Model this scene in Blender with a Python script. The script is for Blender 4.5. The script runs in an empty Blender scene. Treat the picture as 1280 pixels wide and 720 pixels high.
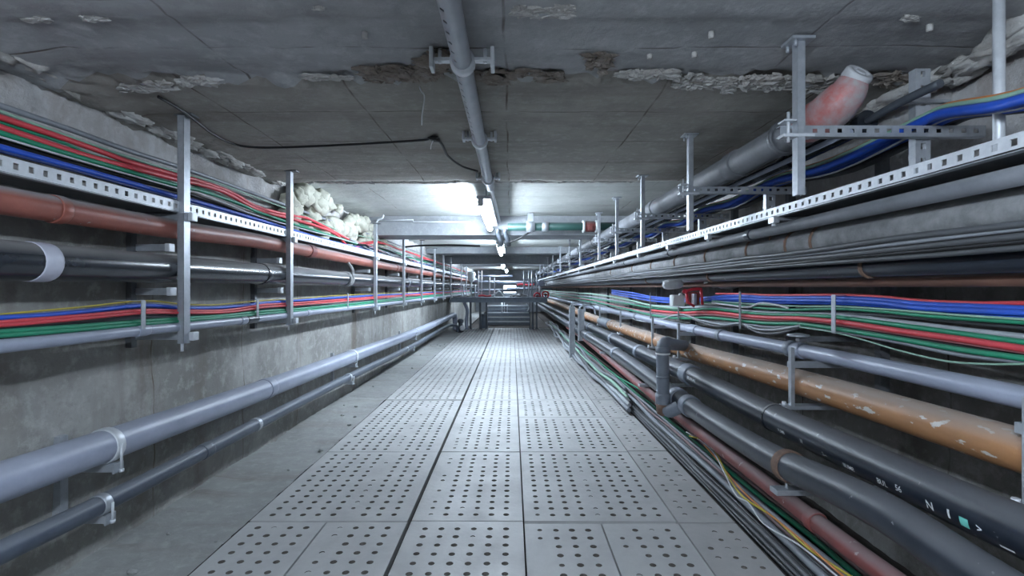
import bpy, bmesh, math, random
from mathutils import Vector, noise, Matrix
random.seed(7)
R = random.random
def U(a, b): return a + (b-a)*random.random()
CZ = 1.4            # camera height above the walkway plates
F = 640.0
sc = bpy.context.scene
COL = sc.collection
PI = math.pi

# ------------------------------------------------------------------ coordinates
def WD(x, y, d): return Vector(((x-640)*d/F, d, CZ+(360-y)*d/F))       # photo point at distance d
def WX(x, y, X): return WD(x, y, X*F/(x-640))                          # photo point on the plane X
def WZ(x, y, z): return WD(x, y, z*F/(360-y))                          # photo point at height z above the lens
def V(x, d, z): return Vector((x, d, CZ+z))                            # z above the lens

# ------------------------------------------------------------------ materials
M = {}
def mk(name, c1, c2=None, scale=6, rough=.55, metal=0, bump=.15, dust=0, dustc=(.30,.31,.33), chips=0, chipc=(.6,.6,.6),
       stretch=(1,1,1), bscale=None, spec=.5, rough2=None):
    m = bpy.data.materials.new(name); m.use_nodes = True
    nt = m.node_tree; n = nt.nodes; l = nt.links
    b = n['Principled BSDF']
    b.inputs['Metallic'].default_value = metal; b.inputs['Roughness'].default_value = rough
    b.inputs['Specular IOR Level'].default_value = spec
    tc = n.new('ShaderNodeTexCoord'); mp = n.new('ShaderNodeMapping'); mp.inputs['Scale'].default_value = stretch
    l.new(tc.outputs['Object'], mp.inputs['Vector'])
    nz = n.new('ShaderNodeTexNoise'); nz.inputs['Scale'].default_value = scale; nz.inputs['Detail'].default_value = 6
    nz.inputs['Roughness'].default_value = .65
    l.new(mp.outputs['Vector'], nz.inputs['Vector'])
    rp = n.new('ShaderNodeMapRange'); rp.inputs['From Min'].default_value = .35; rp.inputs['From Max'].default_value = .65
    l.new(nz.outputs['Fac'], rp.inputs['Value'])
    mx = n.new('ShaderNodeMix'); mx.data_type = 'RGBA'
    mx.inputs['A'].default_value = (*c1, 1); mx.inputs['B'].default_value = (*(c2 or c1), 1)
    l.new(rp.outputs['Result'], mx.inputs['Factor'])
    out = mx.outputs['Result']
    if chips:
        n2 = n.new('ShaderNodeTexNoise'); n2.inputs['Scale'].default_value = scale*4.5; n2.inputs['Detail'].default_value = 4
        l.new(mp.outputs['Vector'], n2.inputs['Vector'])
        r2 = n.new('ShaderNodeMapRange'); r2.inputs['From Min'].default_value = 1-chips; r2.inputs['From Max'].default_value = 1-chips+.03
        l.new(n2.outputs['Fac'], r2.inputs['Value'])
        m2 = n.new('ShaderNodeMix'); m2.data_type = 'RGBA'; m2.inputs['B'].default_value = (*chipc, 1)
        l.new(out, m2.inputs['A']); l.new(r2.outputs['Result'], m2.inputs['Factor']); out = m2.outputs['Result']
    if dust:
        g = n.new('ShaderNodeNewGeometry'); s = n.new('ShaderNodeSeparateXYZ'); l.new(g.outputs['Normal'], s.inputs['Vector'])
        r3 = n.new('ShaderNodeMapRange'); r3.inputs['From Min'].default_value = .28; r3.inputs['From Max'].default_value = .78
        r3.inputs['To Max'].default_value = dust
        l.new(s.outputs['Z'], r3.inputs['Value'])
        ml = n.new('ShaderNodeMath'); ml.operation = 'MULTIPLY_ADD'
        l.new(nz.outputs['Fac'], ml.inputs[0]); ml.inputs[1].default_value = .9; ml.inputs[2].default_value = .55
        m4 = n.new('ShaderNodeMath'); m4.operation = 'MULTIPLY'; m4.use_clamp = True
        l.new(r3.outputs['Result'], m4.inputs[0]); l.new(ml.outputs[0], m4.inputs[1])
        m3 = n.new('ShaderNodeMix'); m3.data_type = 'RGBA'; m3.inputs['B'].default_value = (*dustc, 1)
        l.new(out, m3.inputs['A']); l.new(m4.outputs[0], m3.inputs['Factor']); out = m3.outputs['Result']
        rr = n.new('ShaderNodeMapRange'); rr.inputs['To Min'].default_value = rough; rr.inputs['To Max'].default_value = .85
        l.new(m4.outputs[0], rr.inputs['Value']); l.new(rr.outputs['Result'], b.inputs['Roughness'])
    elif rough2 is not None:
        rr = n.new('ShaderNodeMapRange'); rr.inputs['From Min'].default_value = .35; rr.inputs['From Max'].default_value = .65
        rr.inputs['To Min'].default_value = rough; rr.inputs['To Max'].default_value = rough2
        l.new(nz.outputs['Fac'], rr.inputs['Value']); l.new(rr.outputs['Result'], b.inputs['Roughness'])
    l.new(out, b.inputs['Base Color'])
    if bump:
        nb = n.new('ShaderNodeTexNoise'); nb.inputs['Scale'].default_value = bscale or scale*5; nb.inputs['Detail'].default_value = 5
        l.new(mp.outputs['Vector'], nb.inputs['Vector'])
        bp = n.new('ShaderNodeBump'); bp.inputs['Strength'].default_value = bump; bp.inputs['Distance'].default_value = .02
        l.new(nb.outputs['Fac'], bp.inputs['Height']); l.new(bp.outputs['Normal'], b.inputs['Normal'])
    M[name] = m
    return m

def concrete(name, c1, c2, c3, board=None, boardw=.55, stain=(.1,.08,.06), stain_amt=.4, vertical=False, bump=.3):
    """weathered concrete: two tones, finer mottling, streaks and thin formwork joints"""
    m = bpy.data.materials.new(name); m.use_nodes = True
    nt = m.node_tree; n = nt.nodes; l = nt.links; b = n['Principled BSDF']
    b.inputs['Roughness'].default_value = .85; b.inputs['Specular IOR Level'].default_value = .25
    tc = n.new('ShaderNodeTexCoord')
    def nz(scale, detail=6, st=(1,1,1), rough=.6):
        mp = n.new('ShaderNodeMapping'); mp.inputs['Scale'].default_value = st
        l.new(tc.outputs['Object'], mp.inputs['Vector'])
        x = n.new('ShaderNodeTexNoise'); x.inputs['Scale'].default_value = scale; x.inputs['Detail'].default_value = detail
        x.inputs['Roughness'].default_value = rough
        l.new(mp.outputs['Vector'], x.inputs['Vector']); return x.outputs['Fac']
    def rng(o, a, c, lo=0, hi=1):
        r = n.new('ShaderNodeMapRange'); r.inputs['From Min'].default_value = a; r.inputs['From Max'].default_value = c
        r.inputs['To Min'].default_value = lo; r.inputs['To Max'].default_value = hi
        l.new(o, r.inputs['Value']); return r.outputs['Result']
    def mix(a, bcol, f):
        x = n.new('ShaderNodeMix'); x.data_type = 'RGBA'
        if isinstance(a, tuple): x.inputs['A'].default_value = (*a, 1)
        else: l.new(a, x.inputs['A'])
        x.inputs['B'].default_value = (*bcol, 1); l.new(f, x.inputs['Factor']); return x.outputs['Result']
    big = nz(1.3); fine = nz(14, 8, rough=.7)
    c = mix(c1, c2, rng(big, .35, .65)); c = mix(c, c2, rng(nz(4.5, 8, rough=.75), .5, .62, 0, .7)); c = mix(c, c3, rng(fine, .5, .7, 0, .75))
    st = nz(2.2, 5, (1,1,.12) if vertical else (.25,1.6,1))
    c = mix(c, stain, rng(st, .52, .72, 0, stain_amt))
    h = nz(9, 8, rough=.7)
    hsum = h
    if board:
        # thin formwork joints: where the fractional part of the coordinate is close to 0
        sep = n.new('ShaderNodeSeparateXYZ'); l.new(tc.outputs['Object'], sep.inputs['Vector'])
        for ax, w in board:
            wob = n.new('ShaderNodeMath'); wob.operation = 'MULTIPLY_ADD'; l.new(nz(1.1, 3), wob.inputs[0]); wob.inputs[1].default_value = .06
            l.new(sep.outputs[ax], wob.inputs[2])
            dv = n.new('ShaderNodeMath'); dv.operation = 'DIVIDE'; l.new(wob.outputs[0], dv.inputs[0]); dv.inputs[1].default_value = w
            fr = n.new('ShaderNodeMath'); fr.operation = 'PINGPONG'; l.new(dv.outputs[0], fr.inputs[0]); fr.inputs[1].default_value = .5
            ln = rng(fr.outputs[0], .0025/w, .007/w, 1, 0)
            br = n.new('ShaderNodeMath'); br.operation = 'MULTIPLY'; l.new(ln, br.inputs[0]); l.new(rng(nz(2.5, 3), .4, .6), br.inputs[1])
            c = mix(c, stain, br.outputs[0])
            sb = n.new('ShaderNodeMath'); sb.operation = 'MULTIPLY_ADD'; l.new(br.outputs[0], sb.inputs[0]); sb.inputs[1].default_value = -.5
            l.new(hsum, sb.inputs[2]); hsum = sb.outputs[0]
    l.new(c, b.inputs['Base Color'])
    bp = n.new('ShaderNodeBump'); bp.inputs['Strength'].default_value = bump; bp.inputs['Distance'].default_value = .03
    l.new(hsum, bp.inputs['Height']); l.new(bp.outputs['Normal'], b.inputs['Normal'])
    M[name] = m
    return m

concrete('concrete_near', (.43,.44,.45), (.32,.33,.335), (.52,.53,.54), board=((0,1.22),(1,.36)), stain=(.13,.11,.10), stain_amt=.45)
concrete('concrete_mid', (.37,.355,.325), (.27,.26,.235), (.43,.42,.395), board=((0,.78),(1,.58)), stain=(.12,.095,.08), stain_amt=.45)
concrete('concrete_far', (.46,.48,.46), (.38,.40,.38), (.52,.53,.52), board=((0,1.5),(1,.6)), stain=(.22,.20,.18), stain_amt=.35)
concrete('beam', (.34,.36,.38), (.27,.29,.31), (.4,.42,.44), stain=(.15,.14,.13))
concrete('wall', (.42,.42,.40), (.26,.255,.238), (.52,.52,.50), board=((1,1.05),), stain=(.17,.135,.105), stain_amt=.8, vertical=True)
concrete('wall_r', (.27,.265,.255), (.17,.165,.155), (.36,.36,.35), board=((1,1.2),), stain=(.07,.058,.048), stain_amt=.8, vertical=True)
concrete('plaster', (.60,.60,.61), (.42,.405,.39), (.68,.68,.69), stain=(.27,.21,.17), stain_amt=.7, bump=.8)
concrete('mortar', (.52,.52,.51), (.40,.385,.36), (.6,.6,.6), stain=(.2,.15,.11), bump=.6)
concrete('mortar_brown', (.30,.265,.235), (.19,.16,.135), (.40,.38,.36), stain=(.1,.07,.05), bump=.6)
concrete('foam', (.55,.55,.46), (.47,.47,.40), (.62,.62,.54), stain=(.25,.2,.14), stain_amt=.3, bump=.5)
concrete('soil', (.05,.045,.04), (.07,.06,.055), (.035,.03,.03), stain=(.03,.025,.02))
concrete('strip', (.34,.35,.34), (.27,.275,.27), (.40,.41,.40), board=((1,1.9),), stain=(.2,.17,.14), stain_amt=.5)
concrete('end', (.3,.32,.35), (.24,.26,.28), (.36,.38,.40))
mk('plate', (.49,.495,.49), (.41,.415,.415), scale=3.2, rough=.42, rough2=.62, bump=.12, bscale=40, spec=.5)
mk('plate_worn', (.42,.415,.41), (.35,.35,.345), scale=4, rough=.6, rough2=.75, bump=.16, bscale=35)
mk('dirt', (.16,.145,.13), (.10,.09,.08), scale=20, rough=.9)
mk('galv', (.50,.53,.57), (.40,.43,.47), scale=25, rough=.42, metal=.55, bump=.03)
mk('galv_white', (.70,.73,.77), (.60,.63,.67), scale=30, rough=.45, metal=.25, bump=.02)
mk('galv_dark', (.16,.17,.185), (.11,.115,.125), scale=20, rough=.5, metal=.4, bump=.05)
mk('pipe_grey', (.22,.25,.30), (.17,.195,.235), scale=5, rough=.45, bump=.06, dust=.45, dustc=(.29,.305,.335))
mk('pipe_dusty', (.17,.18,.20), (.12,.13,.145), scale=6, rough=.6, bump=.08, dust=.5, dustc=(.25,.255,.265))
mk('pipe_slate', (.085,.105,.14), (.06,.075,.105), scale=5, rough=.36, bump=.05, dust=.5, dustc=(.20,.215,.24))
mk('pipe_light', (.36,.395,.50), (.30,.335,.43), scale=5, rough=.33, bump=.03, dust=.3, dustc=(.42,.44,.48))
mk('pipe_black', (.012,.016,.024), (.02,.025,.034), scale=5, rough=.24, bump=.03, dust=.8, dustc=(.27,.27,.27), spec=.6)
mk('pipe_blackish', (.024,.030,.042), (.017,.022,.032), scale=5, rough=.28, bump=.04, dust=.55, dustc=(.14,.145,.155), chips=.30, chipc=(.25,.26,.28))
mk('pipe_red', (.34,.10,.07), (.25,.075,.055), scale=5, rough=.45, bump=.05, dust=.95, dustc=(.36,.33,.33), chips=.3, chipc=(.5,.45,.43))
mk('pipe_pink', (.22,.05,.045), (.15,.042,.038), scale=5, rough=.6, bump=.08, dust=.7, dustc=(.22,.175,.175), chips=.33, chipc=(.4,.33,.32))
mk('pipe_orange', (.42,.205,.085), (.30,.15,.07), scale=6, rough=.42, bump=.06, dust=.85, dustc=(.37,.31,.27), chips=.395, chipc=(.62,.6,.57), stretch=(1,.45,1))
mk('pipe_brown', (.16,.075,.05), (.11,.055,.04), scale=6, rough=.6, bump=.1, dust=.6)
mk('lagging', (.29,.295,.30), (.14,.145,.15), scale=7, rough=.8, bump=.5, bscale=18, dust=.5, dustc=(.34,.35,.36))
mk('cap_grey', (.55,.56,.58), (.42,.43,.45), scale=10, rough=.5, bump=.05)
mk('cap_red', (.46,.13,.12), (.40,.39,.40), scale=9, rough=.5, bump=.1)
mk('rust', (.22,.13,.09), (.13,.085,.065), scale=30, rough=.8, bump=.3)
for nm, c in dict(red=(.72,.055,.075), blue=(.015,.10,.62), green=(.005,.27,.14), yellow=(.62,.50,.05), white=(.72,.74,.76),
                  grey=(.26,.28,.31), black=(.012,.013,.015), darkgrey=(.075,.08,.088), pink=(.55,.20,.22), palegreen=(.33,.55,.42),
                  orange=(.75,.25,.06), lightgrey=(.42,.45,.48), navy=(.02,.05,.20), dusk=(.24,.15,.155)).items():
    d = 0 if nm in ('black',) else .2
    mk('c_'+nm, c, tuple(v*.8 for v in c), scale=9, rough=.5, bump=.02, dust=d, dustc=tuple(.35*.5+v*.5 for v in c))
mk('tape', (.62,.64,.74), (.52,.54,.64), scale=14, rough=.5, bump=.1)
mk('paint_white', (.9,.92,.94), (.8,.82,.84), scale=40, rough=.5, bump=0)
mk('paint_teal', (.22,.72,.62), (.18,.62,.54), scale=30, rough=.5, bump=0)
mk('red_plastic', (.62,.035,.055), (.5,.03,.05), scale=12, rough=.4, bump=.02)
mk('white_plastic', (.66,.70,.70), (.56,.60,.60), scale=12, rough=.5, bump=.02)
mk('steel_dark', (.10,.115,.135), (.07,.08,.095), scale=10, rough=.5, metal=.3, bump=.05)
mk('steel_blue', (.22,.26,.31), (.17,.20,.245), scale=8, rough=.5, metal=.2, bump=.05, dust=.4)
mk('pipe_green', (.012,.06,.05), (.01,.045,.04), scale=5, rough=.55, bump=.03, dust=.2)
mk('conduit', (.42,.45,.49), (.35,.38,.42), scale=8, rough=.42, metal=.2, bump=.03)
def emit(name, c, s):
    m = bpy.data.materials.new(name); m.use_nodes = True
    b = m.node_tree.nodes['Principled BSDF']; b.inputs['Base Color'].default_value = (.8,.8,.8,1)
    b.inputs['Emission Color'].default_value = (*c, 1); b.inputs['Emission Strength'].default_value = s
    M[name] = m
emit('lamp', (.74,.86,1.0), 100)
emit('lamp_work', (.74,.86,1.0), 135)
emit('lamp_far', (.70,.84,1.0), 110)
emit('lamp_mid', (.72,.85,1.0), 130)
emit('lit_panel', (.85,.93,1.0), 2.5)

# ------------------------------------------------------------------ mesh helpers
def smooth(pts, sub=5):
    if len(pts) < 3: return [Vector(p) for p in pts]
    P = [Vector(p) for p in pts]; P = [P[0]*2-P[1]] + P + [P[-1]*2-P[-2]]
    out = []
    for i in range(1, len(P)-2):
        a, b, c, d = P[i-1], P[i], P[i+1], P[i+2]
        # centripetal-like tension keeps long and short spans apart
        L = (c-b).length
        ta = (c-a)*(L/max(1e-6, (b-a).length+L)); tb = (d-b)*(L/max(1e-6, (d-c).length+L))
        for k in range(sub):
            t = k/sub; t2 = t*t; t3 = t2*t
            out.append(b*(2*t3-3*t2+1)+ta*(t3-2*t2+t)+c*(-2*t3+3*t2)+tb*(t3-t2))
    out.append(P[-2]); return out
def tube(bm, pts, r, n=10, cap=True):
    P = [Vector(p) for p in pts]; N = len(P)
    rs = r if isinstance(r, (list, tuple)) else [r]*N
    rings = []; up = Vector((0,0,1)); side = None
    for i in range(N):
        t = (P[min(i+1,N-1)]-P[max(i-1,0)]).normalized()
        if side is None:
            side = t.cross(up)
            if side.length < .1: side = t.cross(Vector((1,0,0)))
        side = (side - t*side.dot(t)).normalized(); w = side.cross(t).normalized()
        rings.append([bm.verts.new(P[i]+(side*math.cos(2*PI*k/n)+w*math.sin(2*PI*k/n))*rs[i]) for k in range(n)])
    for a, b in zip(rings, rings[1:]):
        for k in range(n):
            f = bm.faces.new((a[k], b[k], b[(k+1)%n], a[(k+1)%n])); f.smooth = True
    if cap:
        bm.faces.new(rings[0]); bm.faces.new(list(reversed(rings[-1])))
    return rings
def box(bm, x0, x1, y0, y1, z0, z1, bev=0):
    c = [bm.verts.new((x,y,z)) for x in (x0,x1) for y in (y0,y1) for z in (z0,z1)]
    fs = [bm.faces.new([c[i] for i in q]) for q in ((0,1,3,2),(4,6,7,5),(0,4,5,1),(2,3,7,6),(0,2,6,4),(1,5,7,3))]
    if bev:
        es = {e for f in fs for e in f.edges}
        bmesh.ops.bevel(bm, geom=list(es), offset=bev, segments=2, affect='EDGES', profile=.6)
def obox(bm, o, ax, ay, az):
    """box spanned by three vectors from corner o"""
    c = [bm.verts.new(o+ax*i+ay*j+az*k) for i in (0,1) for j in (0,1) for k in (0,1)]
    for q in ((0,1,3,2),(4,6,7,5),(0,4,5,1),(2,3,7,6),(0,2,6,4),(1,5,7,3)): bm.faces.new([c[i] for i in q])
def perf(bm, o, ax, up, length, h, pitch=.05, hw=.022, hh=.45, th=.003):
    """perforated metal strip starting at o, running along unit ax, height h along up; real slots"""
    n = int(length/pitch); nor = ax.cross(up).normalized()*th
    def strip(t0, t1, s0, s1): obox(bm, o+ax*t0+up*s0, ax*(t1-t0), up*(s1-s0), nor)
    a = h*(1-hh)/2
    strip(0, length, 0, a); strip(0, length, h-a, h)
    for i in range(n+1):
        t0 = i*pitch; strip(t0 if i else 0, min(length, t0+pitch-hw), a, h-a)
def lathe(bm, c, axis, prof, n=16):
    """profile [(along, radius)] about axis through c"""
    axis = axis.normalized(); s = axis.cross(Vector((0,0,1)))
    if s.length < .1: s = axis.cross(Vector((1,0,0)))
    s.normalize(); w = s.cross(axis)
    rings = [[bm.verts.new(c+axis*a+(s*math.cos(2*PI*k/n)+w*math.sin(2*PI*k/n))*r) for k in range(n)] for a, r in prof]
    for a, b in zip(rings, rings[1:]):
        for k in range(n):
            f = bm.faces.new((a[k], b[k], b[(k+1)%n], a[(k+1)%n])); f.smooth = True
    bm.faces.new(rings[0]); bm.faces.new(list(reversed(rings[-1])))
def blob(bm, c, s, seed, sub=2, amp=.45, fr=3, sm=False):
    t = bmesh.new(); bmesh.ops.create_icosphere(t, subdivisions=sub, radius=1)
    off = Vector((seed*3.1, seed*1.7, seed*.9)); mp = {}
    for v in t.verts:
        k = 1+amp*noise.noise(v.co*fr*.5+off)+amp*.5*noise.noise(v.co*fr+off)
        mp[v.index] = bm.verts.new((c[0]+v.co.x*s[0]*k, c[1]+v.co.y*s[1]*k, c[2]+v.co.z*s[2]*k))
    for f in t.faces: bm.faces.new([mp[v.index] for v in f.verts]).smooth = sm
    t.free()

WLOC = {}
def link(name, bm, mat, parent=None, origin=None, recalc=True):
    if recalc: bmesh.ops.recalc_face_normals(bm, faces=bm.faces[:])
    xs = [v.co for v in bm.verts]
    lo = Vector((min(c.x for c in xs), min(c.y for c in xs), min(c.z for c in xs)))
    hi = Vector((max(c.x for c in xs), max(c.y for c in xs), max(c.z for c in xs)))
    o = Vector(origin) if origin is not None else Vector(((lo.x+hi.x)/2, (lo.y+hi.y)/2, lo.z))
    bmesh.ops.translate(bm, verts=bm.verts[:], vec=-o)
    me = bpy.data.meshes.new(name); bm.to_mesh(me); bm.free()
    for mm in (mat if isinstance(mat, (list, tuple)) else [mat]): me.materials.append(M[mm])
    ob = bpy.data.objects.new(name, me); COL.objects.link(ob)
    if parent is None: ob.location = o
    else: ob.parent = parent; ob.location = o-WLOC[parent.name]
    WLOC[ob.name] = o
    return ob
def tag(o, label, cat, group=None, kind=None):
    if label: o['label'] = label
    if cat: o['category'] = cat
    if group: o['group'] = group
    if kind: o['kind'] = kind
    return o
def empty(name, loc, label, cat, group=None):
    o = bpy.data.objects.new(name, None); COL.objects.link(o); o.location = loc; o.empty_display_size = .05
    WLOC[o.name] = Vector(loc); return tag(o, label, cat, group)
def struct(name, bm, mat, parent=None, label=None, cat=None, recalc=True):
    o = link(name, bm, mat, parent, origin=(0,0,0) if parent is None else None, recalc=recalc)
    if parent is None: o['kind'] = 'structure'
    if label: o['label'] = label
    if cat: o['category'] = cat
    return o
def dup(root, loc, label):
    r = root.copy(); COL.objects.link(r); r.location = loc; r['label'] = label; WLOC[r.name] = Vector(loc)
    for ch in list(root.children):
        c = ch.copy(); COL.objects.link(c); c.parent = r
        for g in list(ch.children):
            d = g.copy(); COL.objects.link(d); d.parent = c
    return r
ORD = ['nearest','second','third','fourth','fifth','sixth','seventh','eighth','ninth','tenth','eleventh','twelfth','thirteenth','fourteenth']

# ------------------------------------------------------------------ the setting
def grid(bm, fn, us, vs, mi=None):
    g = [[bm.verts.new(fn(u, v)) for v in vs] for u in us]
    for i in range(len(us)-1):
        for j in range(len(vs)-1):
            f = bm.faces.new((g[i][j], g[i+1][j], g[i+1][j+1], g[i][j+1])); f.smooth = True
            if mi: f.material_index = mi((us[i]+us[i+1])/2, (vs[j]+vs[j+1])/2)
    return g
def rngf(a, b, s):
    n = max(1, int(round((b-a)/s))); return [a+(b-a)*i/n for i in range(n+1)]
def fb(x, y, z, o=4): return noise.fractal(Vector((x,y,z)), 1.0, 2.0, o)
LW, RW = -2.19, 2.02
DMIN, DMAX = -3.6, 31.0
ys_f = rngf(DMIN, .6, .3)[:-1]+rngf(.6, 9, .045)[:-1]+rngf(9, 18, .12)[:-1]+rngf(18, DMAX, .5)

JOINT = 2.42
def ceil_z(x, y):
    z = 1.0
    j = JOINT+.03*fb(x*1.4, 3.1, 0)
    if y > j: z -= .012
    j2 = 4.74+.03*fb(x*3, 9, 1)
    if y > j2: z += .075
    w = math.exp(-((y-j)/.06)**2)
    z += w*(.05*fb(x*7, y*7, 2.2)+.035*fb(x*19, y*19, 4))
    z += .004*fb(x*2.2, y*2.2, 7)+.0025*fb(x*11, y*11, 5)
    # board steps near the camera
    if y < JOINT: z -= .006*(1 if math.sin(y*9.1+.5*fb(x, 0, 0)) > .55 else 0)
    z -= .012*math.exp(-((y-1.86-.01*fb(x*2,0,3))/.012)**2)*max(0, .4+fb(x*2.3, 4, 4)+.4)
    xr = -.86-(y-1.75)*.0; rx = -.835-.16*(y-1.8)/.55
    if 1.6 < y < 2.42: z -= .014*math.exp(-((x-rx)/.012)**2)
    edge = max(0, -1.85-x)
    z -= edge*.10*(1+fb(x*5, y*4, 3))
    return CZ+z
bm = bmesh.new()
grid(bm, lambda y, x: (x, y, ceil_z(x, y)), ys_f, rngf(-2.25, 2.15, .045), mi=lambda y, x: 0 if y < JOINT+.03*fb(x*1.4,3.1,0) else (1 if y < 4.74+.03*fb(x*3,9,1) else 2))
ceiling = struct('ceiling', bm, ['concrete_near','concrete_mid','concrete_far'], label='stained concrete ceiling of the service tunnel', cat='ceiling', recalc=False)
# crumbling mortar along the joint of the two ceiling pours
def mortar(px0, px1, py, mat, n, size=(.03,.03,.014), sd=0, spread=5, zz=.985):
    bm = bmesh.new(); random.seed(100+sd)
    for i in range(int(n*2.6)):
        p = WZ(U(px0, px1), py+U(-spread, spread)*U(.3,1.1), zz); s = U(.25, .85)
        blob(bm, p, (size[0]*s*U(.6,2.2), size[1]*s*U(.6,1.3), size[2]*s*U(.7,1.6)), sd*10+i, sub=2, amp=.95, fr=4.5)
    o = link('mortar_patch', bm, mat, ceiling); return o
mortar(152, 212, 108, 'mortar', 26, sd=1); mortar(228, 270, 101, 'mortar', 18, sd=2)
mortar(378, 440, 97, 'mortar', 14, size=(.03,.02,.008), sd=3, spread=3)
mortar(455, 548, 92, 'mortar_brown', 60, sd=4, spread=9, size=(.032,.035,.013)); mortar(524, 570, 80, 'mortar_brown', 20, sd=5, spread=16, size=(.03,.035,.007))
mortar(585, 700, 97, 'mortar_brown', 34, sd=6, spread=8, size=(.034,.03,.009)); mortar(646, 715, 15, 'mortar', 26, sd=7, spread=8, size=(.024,.025,.008), zz=.995)
mortar(735, 760, 78, 'mortar_brown', 12, sd=8, spread=14); mortar(772, 845, 93, 'mortar', 28, sd=9, spread=4)
mortar(845, 975, 104, 'mortar', 70, sd=10, spread=9); mortar(975, 1062, 106, 'mortar', 46, sd=11, spread=11); mortar(1100, 1160, 100, 'mortar_brown', 22, sd=12, spread=9)
mortar(35, 62, 25, 'mortar', 5, sd=13, spread=3, size=(.02,.02,.006), zz=.995); mortar(100, 132, 23, 'mortar', 8, sd=14, spread=3, size=(.02,.02,.006), zz=.995)
mortar(1128, 1146, 22, 'mortar', 6, sd=15, spread=4, size=(.014,.014,.006), zz=.995)
mortar(480, 800, 227, 'mortar', 70, sd=16, spread=1, size=(.05,.04,.012), zz=1.0)
mortar(385, 560, 228, 'mortar', 40, sd=17, spread=1, size=(.05,.04,.012), zz=1.0)
mortar(390, 402, 11, 'mortar', 4, sd=18, spread=3, size=(.012,.014,.006), zz=.995)
# anchor stubs left in the concrete
for i, (x, y) in enumerate(((812,68),(889,42),(868,66),(1162,33),(456,42))):
    bm = bmesh.new(); p = WZ(x, y, .995); lathe(bm, p+Vector((0,0,-.02)), Vector((0,0,1)), [(0,.006),(.002,.011),(.012,.012),(.026,.012)], 10)
    link('anchor_stub', bm, 'mortar', ceiling)

def wall_disp(y, z, s):
    top = max(0, z-.35); r = .018+.10*top*top
    up = min(1, max(0, (z-.45)/.15))
    v = r*fb(y*2.1, z*2.6, s)+.006*fb(y*9, z*9, s+3)+up*(.03*fb(y*5, z*8, s+5, 6)-.05*max(0, fb(y*4, z*7, s+9)-.2))
    return min(v, .03)-.03*up+.07*max(0, z-.80)*(1+fb(y*3.3, z*3, s+8))
zs = rngf(-1.5, 1.12, .045)
bm = bmesh.new(); grid(bm, lambda y, z: (LW+wall_disp(y, z, 1.7), y, CZ+z), ys_f, zs, mi=lambda y, z: 1 if z > .46 else 0)
wall_l = struct('wall_left', bm, ['wall','plaster'], label='rough grey concrete wall on the left', cat='wall', recalc=False)
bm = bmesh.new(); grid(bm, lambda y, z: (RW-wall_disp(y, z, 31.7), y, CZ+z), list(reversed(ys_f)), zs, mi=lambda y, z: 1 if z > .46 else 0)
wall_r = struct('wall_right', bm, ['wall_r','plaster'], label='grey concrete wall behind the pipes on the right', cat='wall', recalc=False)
bm = bmesh.new(); box(bm, -2.3, 2.2, DMAX-.1, DMAX+.1, -.1, 2.6); struct('wall_end', bm, 'end', label='dark wall at the far end of the tunnel', cat='wall')
bm = bmesh.new(); box(bm, -2.3, 2.2, DMIN-.1, DMIN+.05, -.1, 2.6); struct('wall_back', bm, 'wall', label='wall behind the viewpoint', cat='wall')
# floor: rough strip at left, bare ground under the plates, strip under the pipes at right
def strip_z(x, y):
    return -.004+.010*fb(x*3, y*2.2, 2)+.006*fb(x*13, y*13, 6)+.05*max(0, -1.98-x)*(1+fb(x*4, y*5, 1))-(.022 if abs(((y*.53+.06*fb(x*3, y, 0)) % 1)-.5) < .008 else 0)
bm = bmesh.new()
grid(bm, lambda y, x: (x, y, strip_z(x, y)), list(reversed(ys_f)), rngf(-2.25, -1.585, .035), mi=lambda a, b: 0)
grid(bm, lambda y, x: (x, y, -.062), list(reversed(rngf(DMIN, DMAX, .6))), rngf(-1.585, 1.36, .5), mi=lambda a, b: 1)
grid(bm, lambda y, x: (x, y, -.03+.006*fb(x*8, y*8, 4)), list(reversed(ys_f)), rngf(1.36, 2.15, .07), mi=lambda a, b: 1)
# skirts that close the drop at both strips
for xx, zz in ((-1.585, -.004), (1.36, -.03)):
    v = [bm.verts.new(p) for p in ((xx,DMIN,zz),(xx,DMAX,zz),(xx,DMAX,-.07),(xx,DMIN,-.07))]; f = bm.faces.new(v); f.material_index = 1
floor = struct('floor', bm, ['strip','soil'], label='dusty concrete floor along the tunnel walls', cat='floor', recalc=False)
random.seed(5)
for i in range(60):
    bm = bmesh.new(); y = U(2.2, 13); x = U(-2.08, -1.62); s = U(.006, .02)
    if i < 26: blob(bm, (x, y, .005), (s*1.3, s, s*.7), i); link('rubble', bm, 'strip', floor)
    else: bm.free()
# downstand beams across the ceiling
for i, (a, b, zb) in enumerate(((7.55,8.25,.78),(13.3,14.0,.90),(16.6,17.2,.80),(22,22.8,.95))):
    bm = bmesh.new(); ya = rngf(a, b, .1); xa = rngf(LW-.1, RW+.1, .08)
    grid(bm, lambda x, y: (x, y, CZ+zb+.008*fb(x*4, y*4, i)), xa, ya)
    grid(bm, lambda x, z: (x, a+.01*fb(x*3, z*3, i+5), CZ+z), list(reversed(xa)), rngf(zb, 1.15, .07))
    grid(bm, lambda x, z: (x, b, CZ+z), xa, rngf(zb, 1.15, .1))
    struct('trim_%d' % (i+1), bm, 'beam', label='concrete beam across the ceiling, %s from the camera' % ORD[i], cat='beam')
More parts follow.
